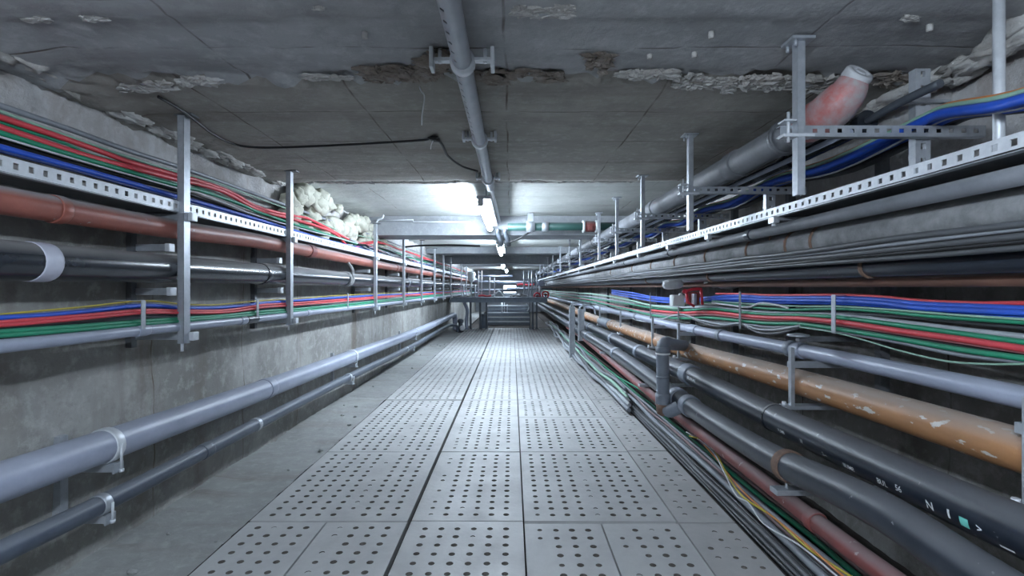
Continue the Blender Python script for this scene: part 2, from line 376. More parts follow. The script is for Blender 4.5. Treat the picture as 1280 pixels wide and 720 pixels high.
# foam and mortar lumps squeezed out along the top of the left wall
bm = bmesh.new(); random.seed(21)
for i in range(85):
    y = U(4.75, 8.3); z = U(.52, .98)-(.08 if R() < .3 else 0); s = U(.05, .13)
    blob(bm, (LW+.06+.14*max(0, z-.6)+U(-.02,.03), y, CZ+z), (s*.8, s*1.3, s*.9), i, amp=.5, sub=3, sm=True)
link('foam_lump', bm, 'foam', wall_l)
bm = bmesh.new()
for i in range(60):
    y = U(.9, 4.7); z = U(.95, 1.0); s = U(.02, .06)
    blob(bm, (LW+.05+U(-.02,.05), y, CZ+z), (s*.9, s*2.2, s*.6), i+200, amp=.9, sub=3, fr=4, sm=True)
link('mortar_lump', bm, 'mortar', wall_l)
bm = bmesh.new()
for i in range(50):
    y = U(.9, 6); z = U(.9, 1.0); s = U(.03, .07)
    blob(bm, (RW-.06-U(-.02,.05), y, CZ+z), (s*.9, s*2.2, s*.6), i+300, amp=.9, sub=3, fr=4, sm=True)
link('mortar_lump', bm, 'mortar', wall_r)

# ------------------------------------------------------------------ perforated walkway plates
PITCH = .0935; HR = .0178
def plate(x0, x1, y0, y1, label, dead=(), worn=False, seg=3, skip=.03):
    bm = bmesh.new(); g = .005
    x0 += g; x1 -= g; y0 += g*1.4; y1 -= g*1.4; dz = U(-.003, .003); T = .045
    tx, ty = U(-.003,.003), U(-.002,.002); cx, cy = (x0+x1)/2, (y0+y1)/2
    def zt(x, y): return dz+(x-cx)*tx+(y-cy)*ty
    nx = max(1, int((x1-x0-.05)/PITCH)); ny = max(1, int((y1-y0-.03)/PITCH))
    mx = (x1-x0-nx*PITCH)/2; my = (y1-y0-ny*PITCH)/2
    xs = [x0]+[x0+mx+PITCH*i for i in range(nx+1)]+[x1]; ys = [y0]+[y0+my+PITCH*i for i in range(ny+1)]+[y1]
    vg = [[bm.verts.new((x, y, zt(x, y))) for y in ys] for x in xs]
    for i in range(len(xs)-1):
        for j in range(len(ys)-1):
            q = (vg[i][j], vg[i+1][j], vg[i+1][j+1], vg[i][j+1])
            inner = 0 < i < len(xs)-2 and 0 < j < len(ys)-2
            if not inner: bm.faces.new(q); continue
            cxx, cyy = (xs[i]+xs[i+1])/2+U(-.002,.002), (ys[j]+ys[j+1])/2+U(-.002,.002)
            shallow = (i-1) in dead or worn or R() < skip
            if shallow and R() < (.35 if not worn else .15): bm.faces.new(q); continue
            r = HR*U(.92,1.06)*(.85 if shallow else 1); N = 4*seg
            # corner order of q: (-,-),(+,-),(+,+),(-,+) -> angles 225,315,45,135
            hv = []
            for k in range(N):
                a = math.radians(225)+2*PI*k/N
                hv.append((cxx+r*math.cos(a), cyy+r*math.sin(a)))
            top = [bm.verts.new((x, y, zt(x, y))) for x, y in hv]
            dep = U(.002,.005) if shallow else .04
            bot = [bm.verts.new((x, y, zt(x, y)-dep)) for x, y in hv]
            for c in range(4):
                a, b = q[c], q[(c+1)%4]
                bm.faces.new([a, b]+[top[(c*seg+k) % N] for k in range(seg, -1, -1)])
            for k in range(N):
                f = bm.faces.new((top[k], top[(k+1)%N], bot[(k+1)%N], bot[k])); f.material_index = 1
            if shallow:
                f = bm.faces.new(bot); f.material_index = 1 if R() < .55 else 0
    # edges
    rim = [vg[i][0] for i in range(len(xs))]+[vg[-1][j] for j in range(1, len(ys))]+[vg[i][-1] for i in range(len(xs)-2, -1, -1)]+[vg[0][j] for j in range(len(ys)-2, 0, -1)]
    low = [bm.verts.new((v.co.x, v.co.y, v.co.z-T)) for v in rim]
    for k in range(len(rim)):
        bm.faces.new((rim[k], low[k], low[(k+1)%len(rim)], rim[(k+1)%len(rim)]))
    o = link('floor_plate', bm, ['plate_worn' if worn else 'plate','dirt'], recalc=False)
    return tag(o, label, 'floor plate', 'perforated walkway plates')
XL, XB, XM, XR, XE = -1.58, -.615, .07, .99, 1.335
random.seed(3)
def col(x0, x1, ds, where, dead=None, worn=False):
    for i, (a, b) in enumerate(zip(ds, ds[1:])):
        lab = '%s perforated grey plate of the %s' % (ORD[i], where)
        plate(x0, x1, a, b, lab, dead=(dead or {}).get(i, ()), worn=worn, seg=3 if a < 6 else 2)
FAR = [10.2, 12.1, 14.0, 15.9, 17.9]
plate(XL, -1.11, 1.7, 3.07, 'front left perforated plate at the bottom edge of the photo, left half', dead=(4,))
plate(-1.11, XB-.008, 1.7, 3.07, 'perforated plate left of the black gap at the bottom edge, right half', dead=(0,))
col(XL, XB-.008, [3.07, 4.37, 6.4, 9.1, 10.2][:], 'wide left column, counted past the split front pair', dead={0:(5,),1:(5,),2:(5,)})
col(XL, XB-.008, FAR, 'wide left column in the far half of the walkway', dead={})
col(XB+.008, XM, [1.75, 3.07, 4.37, 5.6, 6.4, 9.1, 10.2], 'narrow middle column right of the black gap', dead={1:(0,),2:(0,)})
col(XB+.008, XM, FAR, 'narrow middle column in the far half of the walkway')
plate(XM, .53, 1.75, 3.05, 'small perforated plate at the bottom edge right of centre', dead=(0,))
plate(.53, XR, 1.75, 3.05, 'small perforated plate at the bottom edge beside the worn strip', dead=(0,))
col(XM, XR, [3.07, 4.37, 5.53, 6.4, 8.4, 10.2], 'right column, counted past the two small front plates', dead={0:(4,),1:(4,),2:(3,)})
col(XM, XR, FAR, 'right column in the far half of the walkway')
col(XR, XE, [1.8, 3.05, 4.4, 5.5, 6.4, 8.3, 10.2], 'worn strip beside the floor cables', worn=True)
col(XR, XE-.03, FAR, 'worn strip in the far half of the walkway', worn=True)

# ------------------------------------------------------------------ lines: pipes and cables
def extend(pts, near=None, far=None, jit=0, dx=0, zslope=0):
    P = [Vector(p) for p in pts]
    if near is not None and P[0].y > near:
        t = (P[0]-P[1]); t = t/max(.05, abs(t.y)); P.insert(0, P[0]+t*(P[0].y-near))
    if far is not None and P[-1].y < far:
        a = P[-1].copy(); y = a.y
        while y < far-.3:
            y = min(far, y+1.35)
            P.append(Vector((a.x+dx*(y-a.y)+U(-jit,jit), y, a.z+zslope*(y-a.y)+U(-jit,jit))))
    return P
def cable(pts, r, mat, label, group=None, n=8, sub=5, name='cable', cat='cable'):
    bm = bmesh.new(); tube(bm, smooth(pts, sub), r, n)
    return tag(link(name, bm, mat), label, cat, group)
PATH = {}
def pipe(key, pts, r, mat, label, n=24, sub=6, name='pipe', group=None):
    P = smooth(pts, sub); PATH[key] = (P, r)
    bm = bmesh.new(); tube(bm, P, r, n); return tag(link(name, bm, mat), label, 'pipe', group)
def at(key, d):
    P, r = PATH[key]
    for a, b in zip(P, P[1:]):
        if min(a.y, b.y) <= d <= max(a.y, b.y) and abs(b.y-a.y) > 1e-6:
            t = (d-a.y)/(b.y-a.y); return a.lerp(b, t), (b-a).normalized(), r
    return P[-1], (P[-1]-P[-2]).normalized(), r
def collar(parent, key, d, w=.06, dr=.008, mat='pipe_grey', name='coupling'):
    c, t, r = at(key, d); bm = bmesh.new()
    lathe(bm, c-t*w/2, t, [(0,r*.98),(0,r+dr*.7),(w*.1,r+dr),(w*.9,r+dr),(w,r+dr*.7),(w,r*.98)], 24)
    return link(name, bm, mat, parent)
def sag(ds, X, z, s, near=None, jx=0, jz=0):
    """cable resting at distances ds and hanging s lower between them"""
    P = []
    for a, b in zip(ds, ds[1:]):
        P.append(V(X+U(-jx,jx), a, z+U(-jz,jz))); P.append(V(X+U(-jx,jx), (a+b)/2, z-s*U(.6,1.2)))
    P.append(V(X, ds[-1], z)); return P

# ---------------- left wall: pipes
Xr = -1.96
p = pipe('Lred', extend([WX(0,250,Xr), WX(228,288,Xr), WX(320,301,Xr), WX(473,331,Xr)], near=.9, far=30), .056, 'pipe_red', 'dusty red-brown pipe under the left cable tray')
collar(p, 'Lred', 2.2, .05, .006, 'pipe_red'); collar(p, 'Lred', 4.95, .12, .008, 'pipe_pink'); collar(p, 'Lred', 8.6, .1, .008, 'pipe_red')
p = pipe('Lblack', extend([WX(0,325,-1.97), WX(228,337,-1.97), WX(320,342,-1.97), WX(473,351.5,-1.97)], near=.9, far=30), .080, 'pipe_black', 'thick black pipe with a white band on the left wall')
c = collar(p, 'Lblack', 2.12, .085, .003, 'tape', 'white_band'); c['label'] = 'white tape band'
collar(p, 'Lblack', 4.02, .06, .006, 'pipe_black'); collar(p, 'Lblack', 6.1, .05, .004, 'pipe_grey'); collar(p, 'Lblack', 9.5, .08, .006, 'pipe_grey')
bm = bmesh.new(); c, t, r = at('Lblack', 6.05)
for i in range(7): lathe(bm, c+t*(.02*i-.06), t, [(0,r),(0,r+.013*U(.6,1.2)),(.018,r+.013*U(.6,1.2)),(.018,r)], 18)
tube(bm, smooth([c+Vector((.085,0,.02)), c+Vector((.075,.03,.11)), c+Vector((.03,0,.2))]), .018, 8)
link('rag_wrapping', bm, 'lagging', p)['label'] = 'grey cloth wrapping'
p = pipe('Lcond', extend([WX(0,433,-1.9), WX(100,422,-1.9), WX(180,412.5,-1.9), WX(228,408,-1.9), WX(320,398.5,-1.9), WX(400,389,-1.9), WX(473,381,-1.9)], near=.9, far=30), .027, 'pipe_light', 'thin light grey pipe below the left cable bundle')
for d in (2.62, 3.6, 4.75, 6.9): collar(p, 'Lcond', d, .08, .005, 'pipe_light')
collar(p, 'Lcond', 3.72, .16, .004, 'pipe_blackish', 'dark_sleeve')
p = pipe('Lbig', extend([WX(0,603,-1.97), WX(132,557,-1.97), WX(320,490.5,-1.97), WX(440,445.5,-1.96), WX(520,415,-1.93), WX(562,396,-1.9)], near=.8)+[V(-1.86, 16.2, -.86), V(-1.86, 16.6, -.90), V(-1.86, 16.7, -1.05), V(-1.86, 16.7, -1.36)], .078, 'pipe_light', 'large pale grey pipe low on the left wall')
for d in (2.48, 6.25, 10.2): collar(p, 'Lbig', d, .05, .008, 'galv_white', 'pipe_strap')
collar(p, 'Lbig', 4.1, .10, .005, 'pipe_light')
p = pipe('Lsmall', extend([WX(0,691,-1.98), WX(125,631,-1.98), WX(315,533,-1.98), WX(433,473,-1.97), WX(515,433,-1.94), WX(560,407,-1.91)], near=.9)+[V(-1.80, 15.6, -1.13), V(-1.70, 15.9, -1.2), V(-1.70, 15.95, -1.36)], .046, 'pipe_slate', 'slim dark grey pipe nearest the floor on the left')
for d in (2.46, 3.95, 6.15, 9.4): collar(p, 'Lsmall', d, .045, .006, 'galv', 'pipe_strap')
collar(p, 'Lsmall', 3.3, .09, .004, 'pipe_slate')

# small wall brackets that carry the two low pipes at left
def low_bracket(d, label):
    c1, t, r1 = at('Lbig', d); c2, t, r2 = at('Lsmall', d)
    e = empty('pipe_bracket', (LW+.03, d, c2.z-r2-.05), label, 'bracket', 'brackets of the low left pipes')
    bm = bmesh.new(); box(bm, LW-.02, LW+.03, d-.022, d+.022, c2.z-r2-.06, c1.z+.05); link('wall_rail', bm, 'galv', e)
    for c, r in ((c1, r1), (c2, r2)):
        bm = bmesh.new(); box(bm, LW+.03, c.x+r*.9, d-.02, d+.02, c.z-r-.042, c.z-r-.004, .003); a = link('arm', bm, 'galv', e); bm = bmesh.new()
        box(bm, c.x+r*.9-.006, c.x+r*.9+.004, d-.032, d+.032, c.z-r-.046, c.z-r+.0, .002); link('end_cap', bm, 'galv', a)
        bm = bmesh.new(); tube(bm, [c+Vector((r+.008,0,-r-.03)), c+Vector((r+.008,0,r*.2))], .006, 8); tube(bm, [c+Vector((r+.008,0,-r-.045)), c+Vector((r+.008,0,-r-.03))], .011, 6); link('clamp_bolt', bm, 'galv_white', e)
for i, d in enumerate((2.47, 6.2, 9.9)): low_bracket(d, '%s wall bracket under the two low left pipes' % ORD[i])

# ---------------- left wall: posts with arms
def channel(bm, x, y, z0, z1, w=.042, dpt=.03, t=.004, open_dir=-1):
    # C profile, web facing the walkway
    box(bm, x-t/2, x+t/2, y-w/2, y+w/2, z0, z1)
    for s in (-1, 1):
        box(bm, min(x, x+open_dir*dpt), max(x, x+open_dir*dpt), y+s*(w/2-t/2)-t/2, y+s*(w/2-t/2)+t/2, z0, z1)
        box(bm, x+open_dir*dpt-t/2, x+open_dir*dpt+t/2, min(y+s*w/2, y+s*(w/2-.011)), max(y+s*w/2, y+s*(w/2-.011)), z0, z1)
PX = -1.855
def left_post(d, ztop, zbot, label):
    e = empty('support_post', (PX, d, CZ+zbot), label, 'post', 'vertical posts of the left pipe rack')
    bm = bmesh.new(); channel(bm, PX, d, CZ+zbot, CZ+ztop, .055, .034); link('upright', bm, 'galv', e)
    bm = bmesh.new(); box(bm, LW-.03, LW+.035, d-.02, d+.02, CZ-.34, CZ+.62); link('wall_rail', bm, 'galv_dark', e)
    for z, x1 in ((.408, PX+.022), (.232, PX-.11), (-.02, PX-.10), (-.277, PX+.03)):
        bm = bmesh.new(); y0 = d+.03; h = .02
        box(bm, LW+.035, x1, y0-.02, y0+.02, CZ+z-h, CZ+z+h, .003)
        a = link('arm', bm, 'galv', e); bm = bmesh.new()
        box(bm, x1-.02, x1+.006, y0-.026, y0+.026, CZ+z-h-.004, CZ+z+h+.004, .004)
        link('end_cap', bm, 'galv_white', a)
    bm = bmesh.new(); box(bm, PX-.05, PX+.05, d-.035, d+.035, CZ+ztop-.008, CZ+ztop+.004); link('top_plate', bm, 'galv_dark', e)
    bm = bmesh.new(); tube(bm, [V(PX-.02, d-.01, zbot-.045), V(PX-.02, d-.01, zbot)], .008, 8); link('foot_bolt', bm, 'galv_white', e)
LP = [(2.92,.985,-.315),(4.31,.985,-.31),(7.02,.885,-.31),(8.85,.96,-.31),(10.6,.985,-.31),(12.4,.96,-.31),(14.0,.96,-.31),(15.7,.96,-.31),(18.9,.96,-.31),(21,.9,-.31)]
for i, (d, zt_, zb_) in enumerate(LP):
    left_post(d, zt_, zb_, '%s galvanised upright of the left pipe rack, counted from the camera' % ORD[i])
# small hook on the third upright
bm = bmesh.new(); tube(bm, smooth([V(PX, 7.0, .885), V(PX+.02, 7.0, .93), V(PX+.08, 7.0, .955), V(PX+.10, 7.0, 1.0)]), .012, 8)
tag(link('bent_tube', bm, 'galv_white'), 'short bent white tube on top of the third left upright', 'tube')

# ---------------- left cable tray
def tray(label, xin, xout, z0, h, d0, d1, pitch, zslope=0, mat='galv_white', splits=()):
    e = empty('cable_tray', (xin, d0, CZ+z0), label, 'cable tray')
    bm = bmesh.new(); ax = Vector((0,1,zslope)).normalized()
    perf(bm, V(xin, d0, z0), ax, Vector((0,0,1)), d1-d0, h, pitch, pitch*.36, .42); link('side_rail', bm, mat, e)
    bm = bmesh.new(); perf(bm, V(xout, d0, z0), ax, Vector((0,0,1)), d1-d0, h, pitch*4, pitch, .4); link('side_rail', bm, 'galv', e)
    bm = bmesh.new(); n = int((d1-d0)/.25); sg = 1 if xout > xin else -1
    obox(bm, V(xin, d0, z0), Vector((xout-xin,0,0)), ax*(d1-d0), Vector((0,0,.003))); link('bottom_sheet', bm, 'galv_dark', e)
    bm = bmesh.new(); obox(bm, V(xin, d0, z0-.004), Vector((sg*.03,0,0)), ax*(d1-d0), Vector((0,0,.003))); link('lip', bm, 'galv', e)
    return e
tray('white perforated cable tray along the left wall', -1.885, -2.12, .432, .058, .9, 29, .062)

# ---------------- left tray cables
random.seed(11)
GL = 'cables on the left tray'
def lc(pp, X, r, mat, label, far=30, jit=.015): cable(extend([WX(x, y, X) for x, y in pp], near=.9, far=far, jit=jit), r, mat, label, GL)
lc([(0,132),(85,161),(160,188),(228,210),(320,243),(367,260),(473,297)], -2.075, .014, 'c_grey', 'grey conduit fixed to the left wall above all the cables')
lc([(0,139),(85,170),(160,196),(228,217),(270,228),(320,247),(367,264),(430,290),(473,300)], -2.05, .006, 'c_palegreen', 'thin pale green cable just under the grey wall conduit')
lc([(0,146.5),(80,173),(130,191),(160,202),(228,221),(245,225),(290,241),(320,258),(367,270),(385,273),(420,291),(447,304),(460,303),(473,302)], -2.03, .0135, 'c_red', 'upper bright red cable on the left tray')
lc([(0,159),(80,186),(130,201),(160,208.5),(228,226),(245,229),(280,240),(320,261),(367,274),(400,284),(420,293),(437,309),(455,306),(473,303)], -2.01, .0145, 'c_red', 'lower bright red cable on the left tray')
lc([(0,153),(80,179),(110,192),(160,206),(228,224),(245,233),(320,264),(367,277),(430,300),(473,308)], -2.04, .007, 'c_green', 'thin dark green cable between the two red ones')
lc([(0,166),(80,191),(160,214),(200,226),(228,233),(250,238),(300,255),(320,264),(367,280),(400,290),(450,306),(473,311)], -2.0, .012, 'c_green', 'bright green cable below the red pair on the left tray')
lc([(0,171),(80,195),(160,218),(228,237),(250,242),(320,269),(367,283),(420,297),(473,312)], -1.99, .005, 'c_white', 'thin white cable under the bright green one')
lc([(0,176),(80,200),(160,222),(228,240),(320,270),(367,284),(473,313)], -2.03, .011, 'c_black', 'black cable lying in the shadow above the blue one')
lc([(0,184),(80,206),(160,228),(228,248),(245,252),(320,274),(367,288),(400,298),(473,317)], -1.945, .014, 'c_blue', 'bright blue cable along the edge of the left tray')
lc([(0,189),(80,210),(160,232),(228,251),(320,277),(367,291),(473,319)], -1.925, .006, 'c_navy', 'thin dark blue cable beside the bright blue one')
lc([(0,181),(80,203),(160,226),(228,243),(320,271),(367,285),(473,314)], -2.05, .012, 'c_darkgrey', 'dark grey cable at the back of the left tray')
lc([(250,222),(290,238),(320,255),(367,268),(420,288),(473,300)], -2.05, .008, 'c_white', 'white cable joining the left tray behind the first upright') if False else None
for i, (mat, nm) in enumerate((('c_pink','dusty pink'),('c_darkgrey','charcoal'),('c_navy','dark blue'),('c_lightgrey','pale grey'),('c_black','black'),('c_pink','faded rose'),('c_grey','mid grey'),('c_darkgrey','sooty'))):
    X = -2.06+.022*i; P = []; y = 5.6+.25*i
    while y < 29: P.append(V(X+U(-.02,.02), y, .50+U(0,.16)-.012*i)); y += U(.7,1.3)
    cable(P, U(.008,.014), mat, '%s cable tangled on the far half of the left tray' % nm, GL)

# ---------------- left lower cable bundle
random.seed(12)
GB = 'lower cables on the left wall'
def lb(pp, X, r, mat, label, jit=.008): cable(extend([WX(x, y, X) for x, y in pp], near=.9, far=30, jit=jit), r, mat, label, GB)
lb([(0,393),(100,384),(180,376),(228,380),(267,381),(300,378),(330,375.5),(367,374),(410,370),(473,367)], -1.93, .004, 'c_yellow', 'thin yellow cable topmost of the lower left bundle')
lb([(0,397.5),(60,394),(120,388),(180,382),(228,385),(267,385),(300,382.5),(330,379),(367,376),(410,373),(473,369)], -1.92, .0115, 'c_blue', 'blue cable at the top of the lower left bundle')
lb([(0,403),(100,395),(180,388),(228,388.5),(280,388),(310,384),(330,381),(367,379),(420,375),(473,371)], -1.90, .009, 'c_red', 'upper red cable of the lower left bundle')
lb([(0,407),(100,398.5),(180,391),(228,391),(280,390.5),(310,387),(330,384),(367,381.5),(420,377),(473,372.5)], -1.89, .008, 'c_red', 'lower red cable of the lower left bundle')
lb([(0,400),(100,391),(180,385.5),(228,387),(280,386),(330,381),(367,378),(473,370)], -1.94, .009, 'c_lightgrey', 'pale grey cable behind the red ones of the lower left bundle')
lb([(0,411),(100,402),(180,396),(228,394.5),(300,391),(330,387),(367,384),(420,380),(473,374.5)], -1.93, .012, 'c_grey', 'grey cable between red and green in the lower left bundle')
lb([(0,415),(100,408),(180,401.5),(228,398),(290,393.5),(330,389),(367,386.5),(420,382),(473,376)], -1.90, .0115, 'c_green', 'upper green cable of the lower left bundle')
lb([(0,420),(100,412),(180,405),(228,401),(290,396),(330,392),(367,389),(420,384.5),(473,377.5)], -1.89, .0095, 'c_green', 'lower green cable of the lower left bundle')
lb([(0,424),(100,415),(180,408.5),(228,404),(290,399),(330,395),(367,391.5),(473,378.5)], -1.94, .009, 'c_black', 'black cable underneath the lower left bundle')
for i, (x, ya, yb) in enumerate(((179,376,414),(322,375,396),(435,367,386))):
    a = WX(x, ya, -1.873); b = WX(x, yb, -1.873); w = .008; bm = bmesh.new()
    box(bm, a.x-.002, a.x+.003, a.y-.014, a.y+.014, b.z, a.z); box(bm, a.x-.13, a.x, a.y-.014, a.y+.014, a.z, a.z+.003); box(bm, a.x-.13, a.x, a.y-.014, a.y+.014, b.z-.003, b.z)
    tag(link('cable_strap', bm, 'galv'), '%s grey strap around the lower left cables' % ORD[i], 'strap', 'straps on the left cables')

# ---------------- right: hangers from the ceiling
HD = [2.05, 3.3, 4.5, 5.6, 6.75, 8.6, 10.2, 12.2, 14.4, 16.4, 18.6, 21]
def hanger(d, ztop):
    e = empty('ceiling_hanger', (1.135, d, CZ+ztop), 'x', 'hanger', 'hangers of the right ceiling pipes')
    bm = bmesh.new(); channel(bm, 1.135, d, CZ+.37, CZ+ztop, .040, .026, open_dir=1); link('drop_rod', bm, 'galv', e)
    bm = bmesh.new(); box(bm, 1.10, 1.19, d-.045, d+.045, CZ+ztop-.005, CZ+ztop+.006)
    for s in (-1, 1): tube(bm, [V(1.12, d+s*.03, ztop-.03), V(1.12, d+s*.03, ztop)], .006, 6)
    link('ceiling_plate', bm, 'galv', e)
    bm = bmesh.new(); perf(bm, V(1.085, d+.022, .615), Vector((1,0,0)), Vector((0,0,1)), .83, .042, .05, .02, .4)
    box(bm, 1.085, 1.915, d+.022, d+.055, CZ+.654, CZ+.657); box(bm, 1.085, 1.915, d+.022, d+.055, CZ+.612, CZ+.615); link('cross_arm', bm, 'galv', e)
    bm = bmesh.new(); box(bm, 1.075, 1.20, d-.024, d+.024, CZ+.60, CZ+.613, .003); box(bm, 1.075, 1.125, d-.03, d+.024, CZ+.66, CZ+.668, .003)
    tube(bm, [V(1.10, d-.012, .58), V(1.10, d-.012, .70)], .006, 6); link('clamp', bm, 'galv_white', e)
    bm = bmesh.new(); perf(bm, V(1.735, d+.075, .36), Vector((0,0,1)), Vector((-1,0,0)), .55, .062, .06, .025, .32); box(bm, 1.732, 1.735, d+.075, d+.11, CZ+.36, CZ+.91); box(bm, 1.673, 1.676, d+.075, d+.11, CZ+.36, CZ+.91); box(bm, 1.60, 1.80, d+.05, d+.074, CZ+.762, CZ+.775)
    link('wall_rail', bm, 'galv', e)
    return e
h0 = hanger(HD[0], .985); h0['label'] = 'nearest perforated hanger bracket holding the ceiling pipes at right'
for i, d in enumerate(HD[1:]):
    dup(h0, (1.135, d, CZ+.985), '%s perforated hanger bracket holding the ceiling pipes at right' % ORD[i+1])
# near post with two cantilever arms at the right edge
d = 1.74; X = 1.655
e = empty('support_post', (X, d, CZ+.17), 'bright galvanised post at the right edge of the photo', 'post')
bm = bmesh.new(); tube(bm, [V(X, d, .19), V(X, d, 1.0)], .017, 14); link('upright', bm, 'galv_white', e)
for z in (.335, .185):
    bm = bmesh.new(); box(bm, X-.06, RW-.02, d-.02, d+.02, CZ+z-.012, CZ+z+.012, .003); box(bm, X-.07, X+.05, d-.03, d+.03, CZ+z-.018, CZ+z+.014, .006); link('arm', bm, 'rust', e)

# ---------------- right: ceiling pipes
pts = [V(1.335, 2.30, .735), V(1.335, 4, .737), V(1.33, 8, .742), V(1.33, 30, .745)]
# end: bends up and towards the camera
tip = [V(1.392, 2.085, .845), V(1.375, 2.10, .80), V(1.345, 2.16, .748)]
p = pipe('Rceil', tip[2:]+pts, .074, 'pipe_dusty', 'large grey pipe under the ceiling at right ending in a capped elbow')
for d in (3.05, 4.75, 6.2, 8.2): collar(p, 'Rceil', d, .13, .008, 'pipe_dusty')
P_ = smooth(tip+[V(1.335,2.24,.736), V(1.335,2.30,.735)], 5); bm = bmesh.new(); tube(bm, P_, [.056+.026*min(1, i/8) for i in range(len(P_))], 24); link('elbow', bm, 'cap_red', p)['label'] = 'faded red elbow'
ax = (tip[0]-tip[1]).normalized(); ax = (ax+Vector((0,-.75,0))).normalized()
bm = bmesh.new(); lathe(bm, tip[0]-ax*.03, ax, [(0,.046),(.02,.052),(.03,.056),(.062,.056),(.070,.050),(.070,.034),(.063,.031),(.063,.022),(.072,.018)], 28); link('end_cap', bm, 'cap_grey', p)['label'] = 'pale grey end cap'
collar(p, 'Rceil', 2.37, .03, .012, 'galv_dark', 'clamp_band'); collar(p, 'Rceil', 2.50, .03, .012, 'galv_dark', 'clamp_band')
p = pipe('Rdark', [V(1.585, 2.28, .745), V(1.578, 2.6, .735), V(1.57, 3, .728), V(1.57, 5, .728), V(1.57, 30, .728)], .048, 'pipe_black', 'black pipe beside the grey ceiling pipe at right')
for d in (2.9, 5.2): collar(p, 'Rdark', d, .1, .008, 'pipe_black')
bm = bmesh.new(); tube(bm, smooth([V(1.585, 2.32, .745), V(1.585, 2.24, .748), V(1.595, 2.12, .762), V(1.615, 1.93, .772)]), .017, 10); link('tail_rod', bm, 'steel_dark', p)
e = empty('conduit', V(1.46, 3.2, .67), 'thin pale conduit between the two ceiling pipes at right', 'conduit')
bm = bmesh.new(); tube(bm, [V(1.455, 2.2, .671), V(1.455, 13, .671)], .013, 10); link('tube', bm, 'pipe_light', e)
# little valve tangle above the ceiling pipe
e = empty('valve', V(1.62, 3.72, .80), 'small red handled valve tucked behind the ceiling pipe', 'valve')
bm = bmesh.new(); c = V(1.60, 3.75, .865); lathe(bm, c-Vector((.03,0,0)), Vector((1,0,0)), [(0,.026),(.015,.03),(.05,.03),(.065,.022),(.1,.022)]); tube(bm, [V(1.60,3.75,.78), V(1.60,3.75,.93)], .014); link('body', bm, 'galv', e)
bm = bmesh.new(); tube(bm, smooth([V(1.55,3.72,.90), V(1.62,3.70,.955), V(1.70,3.72,.94)]), .014); link('handle', bm, 'red_plastic', e)
bm = bmesh.new(); tube(bm, smooth([V(1.50,3.75,.89), V(1.46,3.78,.84), V(1.47,3.8,.81)]), .006); link('hose', bm, 'c_white', e)

# ---------------- right: cables on the hanger arms
random.seed(14)
GR = 'cables on the hanger arms at right'
SD = HD+[17,20,25,30]
for mat, nm, x, z, r, s in (('c_blue','front bright blue',1.660,.676,.019,.036), ('c_blue','middle bright blue',1.697,.680,.019,.034), ('c_blue','rear bright blue',1.732,.674,.017,.032),
                     ('c_palegreen','thin yellow-green',1.672,.704,.009,.03), ('c_orange','orange',1.69,.712,.010,.028), ('c_red','dark red',1.715,.709,.008,.026),
                     ('c_black','black',1.75,.670,.012,.04), ('c_lightgrey','thin pale grey',1.70,.662,.005,.05), ('c_darkgrey','thick dark grey',1.79,.677,.018,.05)):
    random.seed(77); cable([V(x-.20, 1.0, z-.15), V(x-.15, 1.3, z-.125), V(x-.10, 1.62, z-.095), V(x-.02, 1.95, z-.012)]+sag(SD, x, z, s, jx=.004, jz=.002), r, mat, '%s cable resting on the hanger arms at right' % nm, GR, sub=4)

# ---------------- right tray and what hangs under it
tray('long white slotted cable tray along the right wall', 1.36, 1.80, .372, .046, .95, 29, .056)
TD = [2.66, 3.55, 4.45, 5.5, 6.8, 8.4, 10.4, 12.6, 15]
def tray_arm(d):
    e = empty('tray_bracket', (1.36, d, CZ+.32), 'x', 'bracket', 'brackets under the right cable tray')
    bm = bmesh.new(); box(bm, 1.375, RW-.02, d-.02, d+.02, CZ+.350, CZ+.369, .003); box(bm, 1.345, 1.375, d-.03, d+.03, CZ+.335, CZ+.369, .003); link('arm', bm, 'galv', e)
    bm = bmesh.new(); tube(bm, [V(1.362, d, .32), V(1.362, d, .336)], .011, 6); link('bolt', bm, 'galv_white', e)
    bm = bmesh.new(); box(bm, RW-.09, RW-.04, d+.022, d+.065, CZ-.65, CZ+.75); link('wall_rail', bm, 'galv_dark', e)
    return e
t0 = tray_arm(TD[0]); t0['label'] = 'nearest bracket arm under the long white right tray'
for i, d in enumerate(TD[1:]): dup(t0, (1.36, d, CZ+.32), '%s bracket arm under the long white right tray' % ORD[i+1])
random.seed(15)
for i, (nm, mat, x, z, r) in enumerate((('first black','c_black',1.42,.392,.013),('dark grey','c_darkgrey',1.46,.394,.015),('mid grey','c_grey',1.50,.39,.012),('sooty thick','c_darkgrey',1.55,.40,.02),('second black','c_black',1.62,.395,.018),('dull navy','c_navy',1.67,.39,.012))):
    cable(extend([V(x, 1.0, z)], far=16.5, jit=.004), r, mat, '%s cable lying inside the long right tray' % nm, 'cables inside the right tray')
p = pipe('Rund', [V(1.42, 1.0, .314), V(1.42, 8, .314), V(1.42, 30, .314)], .029, 'pipe_dusty', 'slim grey pipe hung under the long white right tray')
for d in (3.05, 4.6, 6.4): collar(p, 'Rund', d, .07, .006, 'pipe_blackish')
pipe('Rund2', [V(1.74, 1.0, .27), V(1.74, 8, .27), V(1.74, 30, .27)], .055, 'pipe_blackish', 'dark pipe close to the wall under the right tray')
for i, (nm, mat, x, z, r) in enumerate((('upper glossy black','c_black',1.54,.325,.014),('lower glossy black','c_black',1.57,.305,.014))):
    random.seed(40+i); cable(sag([1.0]+TD, x, z, .015, jx=.006, jz=.004), r, mat, '%s cable slung under the right tray' % nm, 'cables slung under the right tray')
